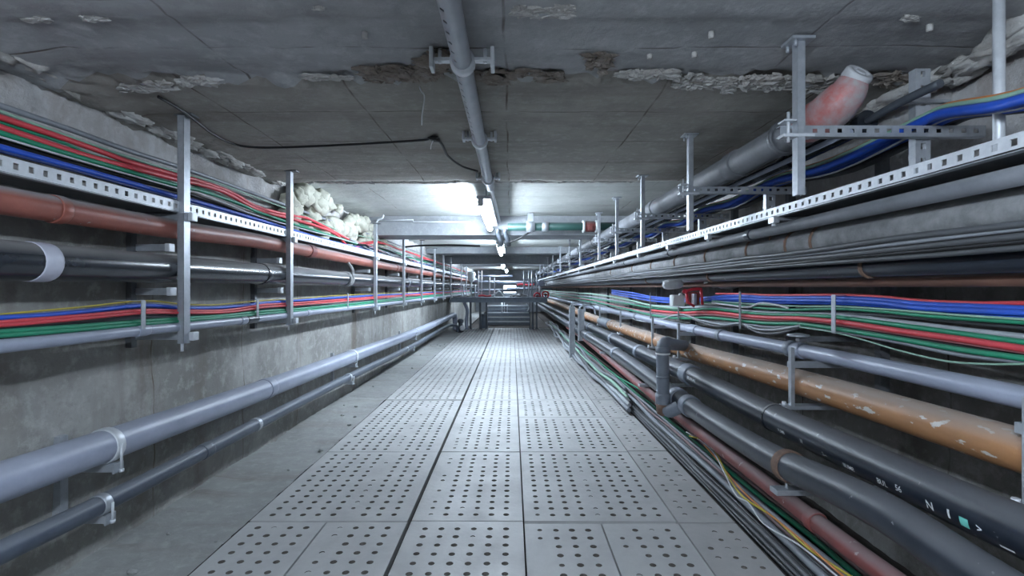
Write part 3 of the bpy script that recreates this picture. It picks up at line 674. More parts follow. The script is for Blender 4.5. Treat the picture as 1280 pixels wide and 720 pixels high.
# fat lagged pipe with strands and straps
random.seed(16)
lag = []
y = 1.0
while y < 30: lag.append(V(1.55+U(-.008,.008), y, .232+U(-.006,.006))); y += .35
p = pipe('Rlag', lag, .080, 'lagging', 'thick grey lagged pipe with rusty straps along the right wall', n=20, sub=3)
for d in (2.75, 2.5, 3.2, 3.9, 4.65, 5.4, 6.3, 7.6): collar(p, 'Rlag', d+U(-.05,.05), .014, .008, 'rust', 'strap')
for d in (2.95, 3.62):
    c, t, r = at('Rlag', d); bm = bmesh.new()
    q = [c+Vector((-.02+.045*math.cos(a), .012*math.sin(2*a), .065+.035*math.sin(a))) for a in [2*PI*k/14 for k in range(15)]]; tube(bm, q, .007, 8); link('strap_loop', bm, 'rust', p)
GS = 'grey strands beside the lagged pipe'
for i in range(5):
    random.seed(50+i); P = []; y = 1.0
    while y < 29: P.append(V(1.462+.010*i+U(-.004,.004), y, .185-.0165*i+U(-.004,.004))); y += .45
    cable(P, U(.008,.013), ('c_darkgrey','c_grey','c_darkgrey','c_black','c_darkgrey','c_grey','c_black')[i],
          '%s strand from the top beside the lagged right pipe' % ('topmost' if i == 0 else ORD[i]), GS, sub=4)
p = pipe('Rlow', [V(1.61, 1.0, .095), V(1.61, 8, .100), V(1.61, 30, .100)], .046, 'pipe_blackish', 'black pipe directly below the lagged right pipe')
for d in (2.3, 4.1, 6.0): collar(p, 'Rlow', d, .02, .008, 'rust', 'strap')
pipe('Rbrown', [V(1.69, 1.0, .030), V(1.69, 8, .035), V(1.69, 30, .035)], .026, 'pipe_brown', 'thin rust-brown pipe above the right cable bundle')
# grey rounded cap, white box and red frame around the far bundle
e = empty('junction_box', V(1.62, 4.9, -.13), 'small white junction box clipped to the right cable bundle', 'box')
c = WD(847, 376, 4.85); bm = bmesh.new(); box(bm, c.x-.06, c.x+.06, c.y-.03, c.y+.06, c.z-.055, c.z+.055, .012); link('body', bm, 'white_plastic', e)
bm = bmesh.new(); box(bm, c.x-.052, c.x+.052, c.y-.04, c.y-.03, c.z-.046, c.z+.046, .004); tube(bm, [c+Vector((.02,-.05,.06)), c+Vector((.02,0,.06))], .012); link('lid', bm, 'white_plastic', e)
bm = bmesh.new(); c = WD(841, 356, 4.6); lathe(bm, c-Vector((.09,0,.0)), Vector((1,0,.05)), [(0,.018),(.012,.036),(.05,.045),(.12,.045),(.165,.036),(.18,.016)], 18)
tag(link('pipe_stub', bm, 'cap_grey'), 'rounded grey pipe stub above the white junction box', 'pipe')
e = empty('valve', WD(872, 372, 4.7), 'red valve frame beside the white junction box', 'valve')
def q(x, y, d=4.62): return WD(x, y, d)
bm = bmesh.new(); tube(bm, smooth([q(856,365), q(864,362), q(876,361)], 4), .014, 10); tube(bm, [q(876,360), q(878,381)], .013, 10); tube(bm, [q(858,365), q(860,378), q(868,383)], .012, 10); link('frame', bm, 'red_plastic', e)
bm = bmesh.new(); blob(bm, q(856,364,4.58), (.024,.024,.022), 3, amp=.1); link('knob', bm, 'red_plastic', e)
bm = bmesh.new(); box(bm, q(866,368).x, q(870,368).x, 4.60, 4.66, q(866,381).z, q(866,367).z, .006); link('spindle', bm, 'galv', e)
bm = bmesh.new(); box(bm, q(861,366).x, q(877,366).x, 4.66, 4.72, q(866,381).z, q(866,365).z, .01); link('body', bm, 'pipe_pink', e)
# pale sack of cable ends behind the lagged pipe
bm = bmesh.new(); blob(bm, WD(910, 354, 4.35), (.11,.10,.045), 9, sub=3, amp=.4); blob(bm, WD(893, 352, 4.4), (.08,.07,.04), 10, sub=3, amp=.4)
tag(link('plastic_wrap', bm, 'white_plastic'), 'crumpled pale plastic wrapped under the brown pipe', 'plastic wrap')

# ---------------- right: coloured bundles at mid height
random.seed(17)
GA = 'upper coloured cables on the right wall'
def rc(pp, X, r, mat, label, group, far=None): cable(extend([WX(x, y, X) for x, y in pp], near=1.0 if pp[0][0] > 1200 else None, far=far, jit=.01), r, mat, label, group)
rc([(1280,379),(1220,379),(1150,376),(1100,371),(1045,368.5),(1000,369),(960,369),(925,367.5),(895,367)], 1.79, .0085, 'c_red', 'red cable topmost of the upper right bundle', GA)
rc([(1280,386),(1150,380),(1100,375),(1045,372.5),(960,372),(925,370),(895,371),(860,374),(815,371),(790,366),(765,363)], 1.78, .0125, 'c_blue', 'uppermost blue cable of the upper right bundle', GA)
rc([(1280,391),(1150,385),(1100,379),(1045,376),(960,375),(925,373.5),(895,374),(860,377),(815,373),(790,369),(765,365)], 1.765, .0125, 'c_blue', 'middle blue cable of the upper right bundle', GA)
rc([(1280,396),(1150,388),(1100,382),(1045,379),(960,378),(925,376),(893,376),(860,379),(815,376),(765,367)], 1.78, .0105, 'c_blue', 'lowest blue cable of the upper right bundle', GA)
rc([(1280,399),(1200,394),(1150,390),(1100,386),(1045,383),(1005,383),(960,381),(925,379),(890,376)], 1.755, .005, 'c_palegreen', 'thin pale green cable below the blue ones at right', GA)
rc([(1280,403),(1200,398),(1150,394),(1100,389),(1045,386),(990,387),(950,385),(925,382),(890,378),(850,380)], 1.765, .0085, 'c_green', 'green cable lowest of the upper right bundle', GA)
rc([(1280,408),(1200,401),(1130,395),(1045,391),(990,392),(950,388),(925,385),(880,382),(850,382)], 1.80, .013, 'c_darkgrey', 'dark grey cable under the upper right bundle', GA)
rc([(985,385),(970,381),(950,379),(935,384),(910,381),(890,378)], 1.75, .007, 'c_white', 'short white cable hanging off the upper right bundle', GA)
GC = 'lower coloured cables on the right wall'
rc([(1280,421),(1200,412),(1120,402),(1045,394),(1000,392),(960,391),(925,388),(885,384),(850,384),(800,380),(745,372)], 1.79, .012, 'c_lightgrey', 'pale grey cable on top of the lower right bundle', GC, 29)
rc([(1280,428),(1200,417),(1120,406),(1045,396.5),(1000,394),(960,393),(925,390),(890,386),(850,388),(810,384),(780,379),(745,374)], 1.77, .0115, 'c_green', 'upper green cable of the lower right bundle', GC, 29)
rc([(1280,436),(1200,424),(1120,413),(1075,406),(1045,402),(1000,398),(960,397),(925,394),(885,390),(850,391),(815,388)], 1.755, .0135, 'c_red', 'upper red cable of the lower right bundle', GC)
rc([(1280,440),(1200,428),(1120,416),(1045,405),(1000,400.5),(960,400),(925,397),(885,393),(850,394),(800,388),(745,376)], 1.765, .008, 'c_pink', 'faded pink cable of the lower right bundle', GC, 29)
rc([(1280,443),(1200,432),(1120,419),(1045,408),(1000,403),(960,402),(925,399),(885,396),(850,396)], 1.785, .009, 'c_black', 'black cable inside the lower right bundle', GC)
rc([(1280,448),(1200,437),(1120,423),(1045,411),(1000,405),(960,404),(925,401),(885,397),(850,398),(815,394),(790,388),(745,378)], 1.75, .0115, 'c_green', 'lower green cable of the lower right bundle', GC, 29)
rc([(1280,452),(1200,443),(1120,427),(1045,414),(1000,408),(960,409),(925,404),(895,404),(860,396),(815,398),(790,393),(745,380)], 1.765, .010, 'c_grey', 'grey cable sagging lowest in the lower right bundle', GC, 29)
rc([(1280,455),(1230,455),(1180,451),(1120,437),(1080,425),(1040,415),(1000,409)], 1.74, .004, 'c_palegreen', 'thin pale green wire drooping below the lower right bundle', GC)
rc([(1280,447),(1190,440),(1120,428),(1045,415),(1000,406)], 1.795, .006, 'c_red', 'thin dark red wire drooping at the lower right bundle', GC)
rc([(1000,409),(975,416),(950,416),(925,406),(900,408),(880,404),(850,392)], 1.75, .009, 'c_darkgrey', 'sooty cable looping below the lower right bundle', GC)
rc([(1000,407),(970,412),(945,411),(925,404),(905,406),(875,400),(850,393),(815,402),(795,400),(780,392),(745,382)], 1.74, .008, 'c_lightgrey', 'pale cable looping below the lower right bundle', GC)
rc([(850,386),(815,382),(790,376),(765,371),(735,367)], 1.74, .013, 'c_palegreen', 'thick faded green cable in the far right bundle', GC, 29)
rc([(850,396),(815,392),(780,385),(745,376)], 1.78, .015, 'c_grey', 'thick grey cable in the far right bundle', GC, 29)
for i, (x, ya, yb) in enumerate(((1042,369,416),(925,365,411),(848,380,402),(813,366,405))):
    a = WX(x, ya, 1.725); b = WX(x, yb, 1.725); bm = bmesh.new()
    box(bm, a.x-.003, a.x+.002, a.y-.016, a.y+.016, b.z, a.z); box(bm, a.x, a.x+.11, a.y-.016, a.y+.016, a.z, a.z+.003); box(bm, a.x, a.x+.11, a.y-.016, a.y+.016, b.z-.003, b.z)
    tag(link('cable_strap', bm, 'galv_dark' if i else 'galv'), '%s metal strap around the right cable bundles' % ORD[i], 'strap', 'straps on the right cables')
e = empty('wall_bracket', V(1.6, 2.87, -.29), 'grey cantilever arm holding the right cables above the thin pipe', 'bracket')
bm = bmesh.new(); box(bm, 1.60, RW-.02, 2.85, 2.89, CZ-.30, CZ-.27, .003); link('arm', bm, 'galv_dark', e)
bm = bmesh.new(); lathe(bm, V(1.605, 2.87, -.272), Vector((0,0,1)), [(0,.05),(.004,.06),(.012,.055),(.018,.02)], 18); link('cap', bm, 'galv', e)

# ---------------- right: pipes low down
p = pipe('R1', extend([WX(1280,497,1.76), WX(1060,450,1.76), WX(1010,440,1.76), WX(850,408.5,1.76), WX(780,392,1.75), WX(720,379.5,1.72)], near=1.0, far=30, dx=-.003), .041, 'pipe_light', 'thin light grey pipe uppermost of the low right pipes')
c = collar(p, 'R1', 3.12, .07, .009, 'pipe_light'); collar(p, 'R1', 3.22, .05, .012, 'pipe_grey'); collar(p, 'R1', 4.3, .07, .01, 'pipe_grey'); collar(p, 'R1', 4.95, .22, .009, 'pipe_light'); collar(p, 'R1', 7.2, .1, .008, 'pipe_grey')
p = pipe('R2', extend([WX(1280,564,1.66), WX(1000,478,1.66), WX(850,435,1.65), WX(740,397,1.62), WX(700,380.5,1.58)], near=1.0, far=30, dx=-.003), .073, 'pipe_orange', 'orange-brown scuffed pipe between the grey ones at right')
collar(p, 'R2', 8.9, .9, .006, 'pipe_grey', 'grey_sleeve'); collar(p, 'R2', 8.3, .08, .012, 'pipe_orange'); collar(p, 'R2', 13, .1, .012, 'pipe_orange')
p3 = pipe('R3', extend([WX(1280,665,1.49), WX(1212,635,1.49), WX(950,513,1.49), WX(860,467,1.48), WX(800,440,1.48), WX(760,420,1.47), WX(700,391,1.45)], near=.95, far=30, dx=-.003), .076, 'pipe_blackish', 'black pipe with printed white markings low at right')
collar(p3, 'R3', 2.90, .02, .004, 'pipe_black', 'joint_ring'); collar(p3, 'R3', 4.25, .16, .012, 'pipe_grey'); collar(p3, 'R3', 5.9, .1, .01, 'pipe_grey'); collar(p3, 'R3', 7.4, .12, .01, 'pipe_grey'); collar(p3, 'R3', 9.5, .1, .01, 'pipe_grey')
p4 = pipe('R4', extend([WX(1225,720,1.33), WX(1100,637,1.33), WX(960,569,1.33), WX(850,499,1.33), WX(780,448,1.31), WX(720,411,1.28)], near=.9, far=30, dx=-.003), .069, 'pipe_blackish', 'dark pipe with a rusty collar nearest the walkway at right')
collar(p4, 'R4', 2.46, .055, .008, 'rust', 'rusty_collar'); collar(p4, 'R4', 3.83, .10, .011, 'pipe_grey'); collar(p4, 'R4', 4.1, .10, .011, 'pipe_grey'); collar(p4, 'R4', 6.4, .1, .01, 'pipe_grey'); collar(p4, 'R4', 8.6, .1, .01, 'pipe_grey')
p5 = pipe('R5', extend([WX(1110,720,1.36), WX(1060,683,1.36), WX(960,606,1.36), WX(850,521,1.36), WX(790,473,1.34), WX(730,423,1.3)], near=1.0, far=12), .040, 'pipe_pink', 'dull red pipe above the floor cables at right')
collar(p5, 'R5', 2.30, .05, .008, 'pipe_pink')
# printed markings on the black pipe
def marking(txt, x, y, size, mat='paint_white', rect=None):
    # where the line of sight meets the pipe
    d = 1.425*F/(x-640); c, t, r = at('R3', d)
    z = CZ+(360-y)*d/F; a0 = math.asin(max(-.95, min(.95, (z-c.z)/r)))
    bm = bmesh.new()
    if rect: 
        n = 4; g = [[(u*rect[0]/n, v*rect[1]/n) for v in range(n+1)] for u in range(n+1)]
        vs = [[bm.verts.new((u, v, 0)) for u, v in row] for row in g]
        for i in range(n):
            for j in range(n): bm.faces.new((vs[i][j], vs[i+1][j], vs[i+1][j+1], vs[i][j+1]))
    else:
        cu = bpy.data.curves.new('t', 'FONT'); cu.body = txt; cu.size = size; cu.offset = size*.012; ob = bpy.data.objects.new('t', cu); COL.objects.link(ob)
        bpy.context.view_layer.update(); dg = bpy.context.evaluated_depsgraph_get()
        me = bpy.data.meshes.new_from_object(ob.evaluated_get(dg)); bm.from_mesh(me); bpy.data.objects.remove(ob); bpy.data.meshes.remove(me)
        bmesh.ops.triangulate(bm, faces=bm.faces[:])
    for v in bm.verts:
        u, w = v.co.x, v.co.y; a = a0+w/r; rr = r+.0012
        cc = c-t*u if t.y > 0 else c+t*u
        v.co = cc+Vector((-math.cos(a)*rr, 0, math.sin(a)*rr))
    for f in bm.faces: f.normal_update()
    link('printed_marking', bm, mat, p3, recalc=False)
marking('N', 1160, 634, .042); marking('', 1188, 647, 0, 'paint_white', (.009,.030)); marking('', 1203, 656, 0, 'paint_teal', (.032,.03)); marking('>', 1224, 664, .036); marking('', 1250, 683, 0, 'paint_white', (.045,.008))
marking('BUL', 1098, 603, .032); marking('56', 1122, 612, .032); marking('IIUM8', 1055, 583, .029); marking('2-~', 1029, 569, .027); marking('III', 1002, 553, .029); marking('PUM8', 974, 539, .026); marking('E8/.INHUM 8', 862, 473, .032)

# vertical connector between two right pipes
c4, t4, r4 = at('R4', 3.93)
P = smooth([Vector((1.60, 4.75, CZ-.535)), Vector((1.36, 4.36, CZ-.48)), Vector((1.25, 4.17, CZ-.445)), Vector((1.208, 4.10, CZ-.475)), Vector((1.205, 4.09, CZ-.62)), Vector((1.203, 4.08, CZ-.8)), Vector((1.203, 4.06, CZ-.93)), Vector((1.23, 4.02, CZ-.965)), Vector((1.27, 3.97, CZ-.935)), c4], 6)
bm = bmesh.new(); tube(bm, P, .050, 20)
vc = tag(link('connector_pipe', bm, 'pipe_grey'), 'upright grey connector pipe with two elbows in front of the right pipes', 'pipe')
for z0, z1, rr, mt, nm in ((-.53,-.515,.058,'paint_white','white_ring'),(-.72,-.70,.053,'pipe_grey','ring'),(-.93,-.84,.060,'pipe_grey','socket'),(-.515,-.47,.058,'pipe_grey','socket')):
    bm = bmesh.new(); lathe(bm, Vector((1.205, 4.085, CZ+z0)), Vector((0,0,1)), [(0,.049),(0,rr),(z1-z0,rr),(z1-z0,.049)], 24); link(nm, bm, mt, vc)
bm = bmesh.new(); lathe(bm, Vector((1.203, 4.06, CZ-1.01)), Vector((0,0,1)), [(0,.03),(.012,.052),(.05,.058),(.09,.058)], 22); link('bottom_cap', bm, 'rust', vc)

# brackets for the low right pipes
def right_bracket(d):
    e = empty('pipe_bracket', (1.57, d, CZ-.66), 'x', 'bracket', 'brackets of the low right pipes')
    bm = bmesh.new(); channel(bm, 1.57, d, CZ-.665, CZ-.335, .03, .016, open_dir=1); link('upright', bm, 'galv', e)
    bm = bmesh.new(); box(bm, 1.58, RW-.02, d+.018, d+.052, CZ-.455, CZ-.42, .003); link('arm', bm, 'galv', e)
    bm = bmesh.new(); box(bm, 1.53, RW-.02, d-.03, d+.045, CZ-.682, CZ-.660, .004); box(bm, 1.52, 1.56, d-.022, d+.022, CZ-.678, CZ-.664, .003); link('arm', bm, 'galv', e)
    bm = bmesh.new(); tube(bm, [V(1.535, d, -.64), V(1.535, d, -.67)], .012, 6); link('bolt', bm, 'galv_white', e)
    return e
BD = [1.56, 2.89, 4.85, 5.75, 7.45, 9.2, 11.2, 13.3]
b0 = right_bracket(BD[0]); b0['label'] = 'nearest bracket post holding the low right pipes'
for i, d in enumerate(BD[1:]): dup(b0, (1.57, d, CZ-.66), '%s bracket post holding the low right pipes' % ORD[i+1])
# lower clamps carrying the red pipe
for i, d in enumerate((2.5, 5.1, 7.2)):
    c, t, r = at('R5', d); e = empty('pipe_clamp', c-Vector((0,0,r)), '%s grey clamp across the dull red pipe' % ORD[i], 'clamp', 'clamps on the dull red pipe')
    bm = bmesh.new(); box(bm, c.x-.085, RW-.05, d-.035, d+.035, c.z+r+.004, c.z+r+.030, .004); link('arm', bm, 'galv', e)
    bm = bmesh.new(); tube(bm, [c+Vector((-.02,0,r)), c+Vector((-.02,0,r+.07))], .007, 8); link('bolt', bm, 'galv', e)
# two flat posts far down on the right
for i, (x, d, z0, z1) in enumerate(((1.13,10.0,-1.36,-.36),(1.20,9.2,-.95,-.38))):
    e = empty('support_post', (x, d, CZ+z0), ('tall','shorter')[i]+' flat steel post clamped over the far right pipes', 'post')
    bm = bmesh.new(); box(bm, x-.012, x+.012, d-.05, d+.05, CZ+z0, CZ+z1); box(bm, x-.012, x+.10, d-.006, d+.006, CZ+z0, CZ+z1); link('upright', bm, 'galv', e)
    bm = bmesh.new(); tube(bm, smooth([V(x, d, z1-.1), V(x+.04, d, z1+.05), V(x+.25, d, z1+.05), V(x+.3, d, z1-.1)]), .014, 8); link('hoop', bm, 'galv', e)

# ---------------- cables on the floor at right
random.seed(18)
GF = 'cables on the floor beside the right pipes'
def floor_cable(X0, z, r, mat, label, jx=.015, jz=.006, far=16.8, seed=0, near=1.05):
    random.seed(300+seed); P = []; y = near
    while y < far: P.append(V(X0+U(-jx,jx)-.006*max(0, y-7), y, z+U(-jz,jz))); y += U(.45,.8)
    cable(P, r, mat, label, GF, sub=5)
floor_cable(1.355, -1.395, .012, 'c_black', 'black cable touching the edge of the walkway plates', jx=.003, seed=1)
floor_cable(1.385, -1.40, .013, 'c_darkgrey', 'charcoal cable next to the walkway edge', jx=.004, seed=2)
floor_cable(1.425, -1.40, .021, 'c_darkgrey', 'thick dusty grey cable along the walkway edge', jx=.006, seed=3)
floor_cable(1.468, -1.405, .013, 'c_black', 'black cable behind the thick dusty one', jx=.008, seed=4)
floor_cable(1.50, -1.39, .022, 'c_grey', 'pale thick cable in the middle of the floor bundle', jx=.012, seed=5)
floor_cable(1.53, -1.355, .011, 'c_dusk', 'dusty pink cable of the floor bundle', jx=.014, seed=6)
floor_cable(1.545, -1.39, .017, 'c_darkgrey', 'dull grey cable of the floor bundle', jx=.012, seed=7)
floor_cable(1.575, -1.36, .014, 'c_grey', 'ashen cable of the floor bundle', jx=.014, seed=8)
floor_cable(1.605, -1.345, .015, 'c_green', 'bright green cable of the floor bundle', jx=.012, seed=9)
floor_cable(1.64, -1.33, .013, 'c_dusk', 'rose grey cable behind the bright green one', jx=.012, seed=10)
floor_cable(1.60, -1.39, .017, 'c_darkgrey', 'dark cable under the bright green one', jx=.02, seed=11)
floor_cable(1.66, -1.39, .020, 'c_black', 'black cable at the back of the floor bundle', jx=.02, seed=12)
cable([WD(1052,725,2.15), WD(1000,682,2.42), WD(955,655,2.68), WD(935,628,2.95), WD(921,620,3.05), WD(905,590,3.35), WD(893,567,3.6), WD(878,552,3.85), WD(858,540,4.1)], .0045, 'c_white', 'thin cream wire lying loose over the floor bundle', GF)
cable([WD(1075,728,2.2), WD(1010,685,2.5), WD(965,645,2.85), WD(930,622,3.05), WD(910,595,3.35), WD(895,565,3.65), WD(885,552,3.8), WD(862,545,4.0)], .006, 'c_yellow', 'thin yellow wire lying loose over the floor bundle', GF)
cable([WD(1062,727,2.18), WD(990,665,2.65), WD(940,625,3.05), WD(918,602,3.3), WD(897,575,3.6), WD(880,556,3.8)], .005, 'c_orange', 'thin orange wire twisted with the yellow one', GF)
cable([WD(905,571,3.7), WD(890,560,3.75), WD(880,548,3.9), WD(850,525,4.3), WD(830,512,4.6), WD(800,487,5.3), WD(770,470,5.6)], .009, 'c_green', 'short green cable looping out of the floor bundle', GF)
for i in range(6):
    random.seed(400+i); P = []; y = 5.6+.2*i
    while y < 18.5: P.append(V(1.17+.05*i+U(-.03,.03)+.05*max(0, 8-y), y, -1.33+U(-.02,.03)+.012*min(9, max(0, y-7)))); y += U(.5,.9)
    cable(P, U(.018,.028), ('c_grey','c_lightgrey','c_darkgrey','c_palegreen','c_lightgrey','c_grey')[i], '%s hose in the tangle beside the far right walkway' % ('front pale','second ashy','third charcoal','fourth greenish','fifth silvery','rear grey')[i].strip(), 'tangled hoses at the far right', sub=4)

# ------------------------------------------------------------------ ceiling conduit, cable, string, lamps
CX = -.205
def perforated_conduit(d0, d1, label, z=.935, r=.042):
    e = empty('conduit', V(CX, d0, z), label, 'conduit')
    bm = bmesh.new(); n = 16; step = .0125; N = int((d1-d0)/step); rings = []
    for i in range(N+1):
        y = d0+(d1-d0)*i/N
        rings.append([bm.verts.new(V(CX+r*math.sin(2*PI*k/n)*.95, y, z+r*math.cos(2*PI*k/n))) for k in range(n)])
    for i in range(N):
        for k in range(n):
            if i % 6 == 0 and k == 9 and i > 1: continue          # the row of slots
            f = bm.faces.new((rings[i][k], rings[i][(k+1)%n], rings[i+1][(k+1)%n], rings[i+1][k])); f.smooth = True
    link('tube', bm, 'conduit', e)
    return e
e = perforated_conduit(.6, 4.74, 'perforated grey conduit running down the middle of the ceiling')
for d, w, h in ((2.12,.125,.05),(3.24,.10,.022),(4.40,.095,.02)):
    bm = bmesh.new(); z = .935
    lathe(bm, V(CX, d-.025, z), Vector((0,1,0)), [(0,.042),(0,.052),(.05,.052),(.05,.042)], 20)
    box(bm, CX-w, CX+w, d-.016, d+.016, CZ+.935, CZ+.95, .003)
    for s in (-1, 1): box(bm, CX+s*w-.008, CX+s*w+.008, d-.04, d+.03, CZ+.95-h, CZ+.985, .004); tube(bm, [V(CX+s*w*.75, d, .93), V(CX+s*w*.75, d, .99)], .008, 8)
    link('saddle_clamp', bm, 'galv_white', e)
e = empty('conduit', V(CX+.02, 4.8, .93), 'slim bright conduit leading from the ceiling edge to the first lamp', 'conduit')
bm = bmesh.new(); tube(bm, smooth([V(CX, 4.74, .935), V(CX+.01, 5.0, .945), V(CX+.03, 7.3, .945)]), .016, 12); link('tube', bm, 'galv_white', e)
pts = [WZ(198,121,.975), WZ(230,140,.972), WZ(270,170,.965), WZ(300,182,.972), WZ(335,184.5,.972), WZ(430,181,.972), WZ(530,175,.972), WZ(543,173,.972), WZ(552,180,.968), WZ(560,195,.955), WZ(578,208,.955), WZ(597,214,.955)]
cable(pts, .008, 'c_black', 'black cable stapled across the ceiling to the conduit', sub=6)
e = empty('junction_box', WZ(543,173,.975), 'small black cable joint on the ceiling', 'cable joint')
bm = bmesh.new(); c = WZ(543,173,.965); blob(bm, c, (.04,.03,.018), 4, amp=.5); link('tape', bm, 'c_black', e)
bm = bmesh.new(); tube(bm, smooth([c, c+Vector((-.02,0,-.04)), c+Vector((-.024,0,-.07))]), .003, 6); link('tail_wire', bm, 'c_white', e)
a = WZ(524,108,.985)
cable([a, a+Vector((.008,0,-.02)), a+Vector((.025,.0,-.045)), a+Vector((.02,0,-.10)), a+Vector((.014,0,-.14)), a+Vector((.012,0,-.19))], .0035, 'c_white', 'white string hanging from the ceiling crack', name='string', cat='string')
def lamp(d0, d1, z, x, label, mat='lamp', wide=True):
    e = empty('ceiling_lamp', V(x, d0, z), label, 'lamp', 'tube lamps down the tunnel')
    bm = bmesh.new(); box(bm, x-.042, x+(.105 if wide else .042), d0-.03, d1+.03, CZ+z+.042, CZ+z+.075, .006); link('housing', bm, 'galv', e)
    bm = bmesh.new(); lathe(bm, V(x, d0, z), Vector((0,1,0)), [(0,.02),(.01,.034),(d1-d0-.01,.034),(d1-d0,.02)], 14); link('tube', bm, mat, e)['label'] = 'glowing white tube'
    for y in (d0-.03, d1):
        bm = bmesh.new(); box(bm, x-.03, x+.03, y, y+.03, CZ+z-.03, CZ+z+.042, .006); link('end_cap', bm, 'cap_grey', e)
    for y in (d0+.3, d1-.3):
        bm = bmesh.new(); tube(bm, [V(x+(.04 if wide else 0), y, z+.07), V(x+(.04 if wide else 0), y, 1.07 if d0 > 4 else 1.0)], .008, 8); link('hanger', bm, 'galv', e)
    return e
lamp(5.15, 7.35, .85, -.315, 'nearest glowing tube lamp under the ceiling')
lamp(9.9, 12.3, .80, -.26, 'second glowing tube lamp, beyond the first beam', 'lamp_mid')
lamp(18.3, 20.6, .80, -.36, 'third glowing tube lamp, small above the far platform', 'lamp_far')
lamp(24.5, 28, .86, -.3, 'farthest tube lamp near the end of the tunnel', 'lamp_far')
lamp(-1.8, .35, .67, -.35, 'tube lamp above and behind the viewpoint', 'lamp_work', False)
# dangling lamp ends and wires at the first beam
for i, (x, mat) in enumerate(((-.20,'black'),(-.09,'black'))):
    bm = bmesh.new(); tube(bm, smooth([V(x, 7.45, .86), V(x-.01, 7.46, .80), V(x+.03, 7.5, .70), V(x+.04, 7.6, .64)], 4), .035, 10)
    tag(link('cable_gland', bm, 'steel_dark'), ('left','right')[i]+' dark cable gland hanging at the first beam', 'cable gland')
cable([V(-.06, 7.5, .66), V(.1, 7.45, .72), V(.3, 7.4, .84), V(.38, 7.4, .92)], .012, 'c_black', 'black wire looping up to the beam beside the first lamp')
bm = bmesh.new(); tube(bm, smooth([V(-.1, 7.7, .70), V(-.13, 8.3, .74), V(-.15, 9.9, .86)]), .022, 12); tag(link('conduit', bm, 'galv'), 'short conduit between the first and second lamp', 'conduit')
# green pipe across the tunnel with clamp and red valve
dg = 7.2
e = empty('cross_pipe', V(.5, dg, .86), 'dark green pipe crossing below the ceiling behind the first lamp', 'pipe')
bm = bmesh.new(); tube(bm, [V(-.06, dg, .86), V(1.98, dg, .87)], .055, 20); link('tube', bm, 'pipe_green', e)
bm = bmesh.new(); lathe(bm, V(.20, dg, .862), Vector((1,0,0)), [(0,.056),(0,.078),(.12,.078),(.12,.056)], 20); box(bm, .22, .30, dg-.03, dg+.03, CZ+.93, CZ+1.05, .004); link('clamp', bm, 'galv', e)
bm = bmesh.new(); lathe(bm, V(.42, dg, .862), Vector((1,0,0)), [(0,.056),(0,.07),(.09,.07),(.09,.056)], 20); link('clamp', bm, 'galv', e)
for x in (.99, 1.17):
    bm = bmesh.new(); lathe(bm, V(x, dg, .865), Vector((1,0,0)), [(0,.056),(0,.09),(.03,.09),(.03,.056)], 20); link('flange', bm, 'white_plastic', e)
bm = bmesh.new(); lathe(bm, V(1.02, dg, .865), Vector((1,0,0)), [(0,.06),(.02,.075),(.13,.075),(.15,.06)], 20); box(bm, 1.06, 1.12, dg-.12, dg-.06, CZ+.80, CZ+.86, .01); link('valve_body', bm, 'pipe_pink', e)['label'] = 'red valve body'
# thin white conduit on the first beam, left
bm = bmesh.new(); tube(bm, [V(-1.98, 7.42, .97), V(-1.43, 7.42, .985), V(-1.43, 7.42, .955), V(-.6, 7.42, .955)], .011, 10); tag(link('conduit', bm, 'galv_white'), 'thin white conduit along the face of the first beam', 'conduit')
cable([V(-1.9, 9.0, .72), V(-1.6, 8.9, .735), V(-1.0, 8.8, .735), V(-.55, 8.8, .72)], .016, 'c_black', 'black cable slung behind the first beam at left')

# ------------------------------------------------------------------ far platform across the tunnel
D = 17.4
def fx(x): return (x-640)*D/F
def fz(y): return (360-y)*D/F
e = empty('platform', V(-.4, D, -1.4), 'steel crossing platform at the far end of the walkway', 'platform')
bm = bmesh.new(); box(bm, LW+.05, fx(684), D, D+1.0, CZ+fz(377), CZ+fz(371.5), .02); box(bm, LW+.05, fx(684), D-.03, D, CZ+fz(378), CZ+fz(374)); link('deck', bm, 'steel_blue', e)
for x, w in ((588,.035),(600,.035),(608,.03),(662.5,.02),(666,.035),(671,.03)):
    bm = bmesh.new(); X = fx(x); box(bm, X-w, X+w, D+.05, D+.05+2*w, 0-.03, CZ+fz(377), .006); a = link('leg', bm, 'steel_dark', e); bm = bmesh.new(); box(bm, X-w*1.5, X+w*1.5, D+.0, D+.2, -.03, .02, .004); link('foot_plate', bm, 'steel_dark', a)
bm = bmesh.new(); tube(bm, smooth([V(fx(580),D+.1,fz(378)), V(fx(584),D+.05,fz(388)), V(fx(583),D,fz(400)), V(fx(584),D-.05,fz(412))]), .06, 10); link('drain', bm, 'pipe_light', e)
bm = bmesh.new(); tube(bm, smooth([V(fx(658),D+.1,fz(380)), V(fx(661),D+.05,fz(384)), V(fx(659),D,fz(389))]), .02, 8); link('hook', bm, 'galv_white', e)
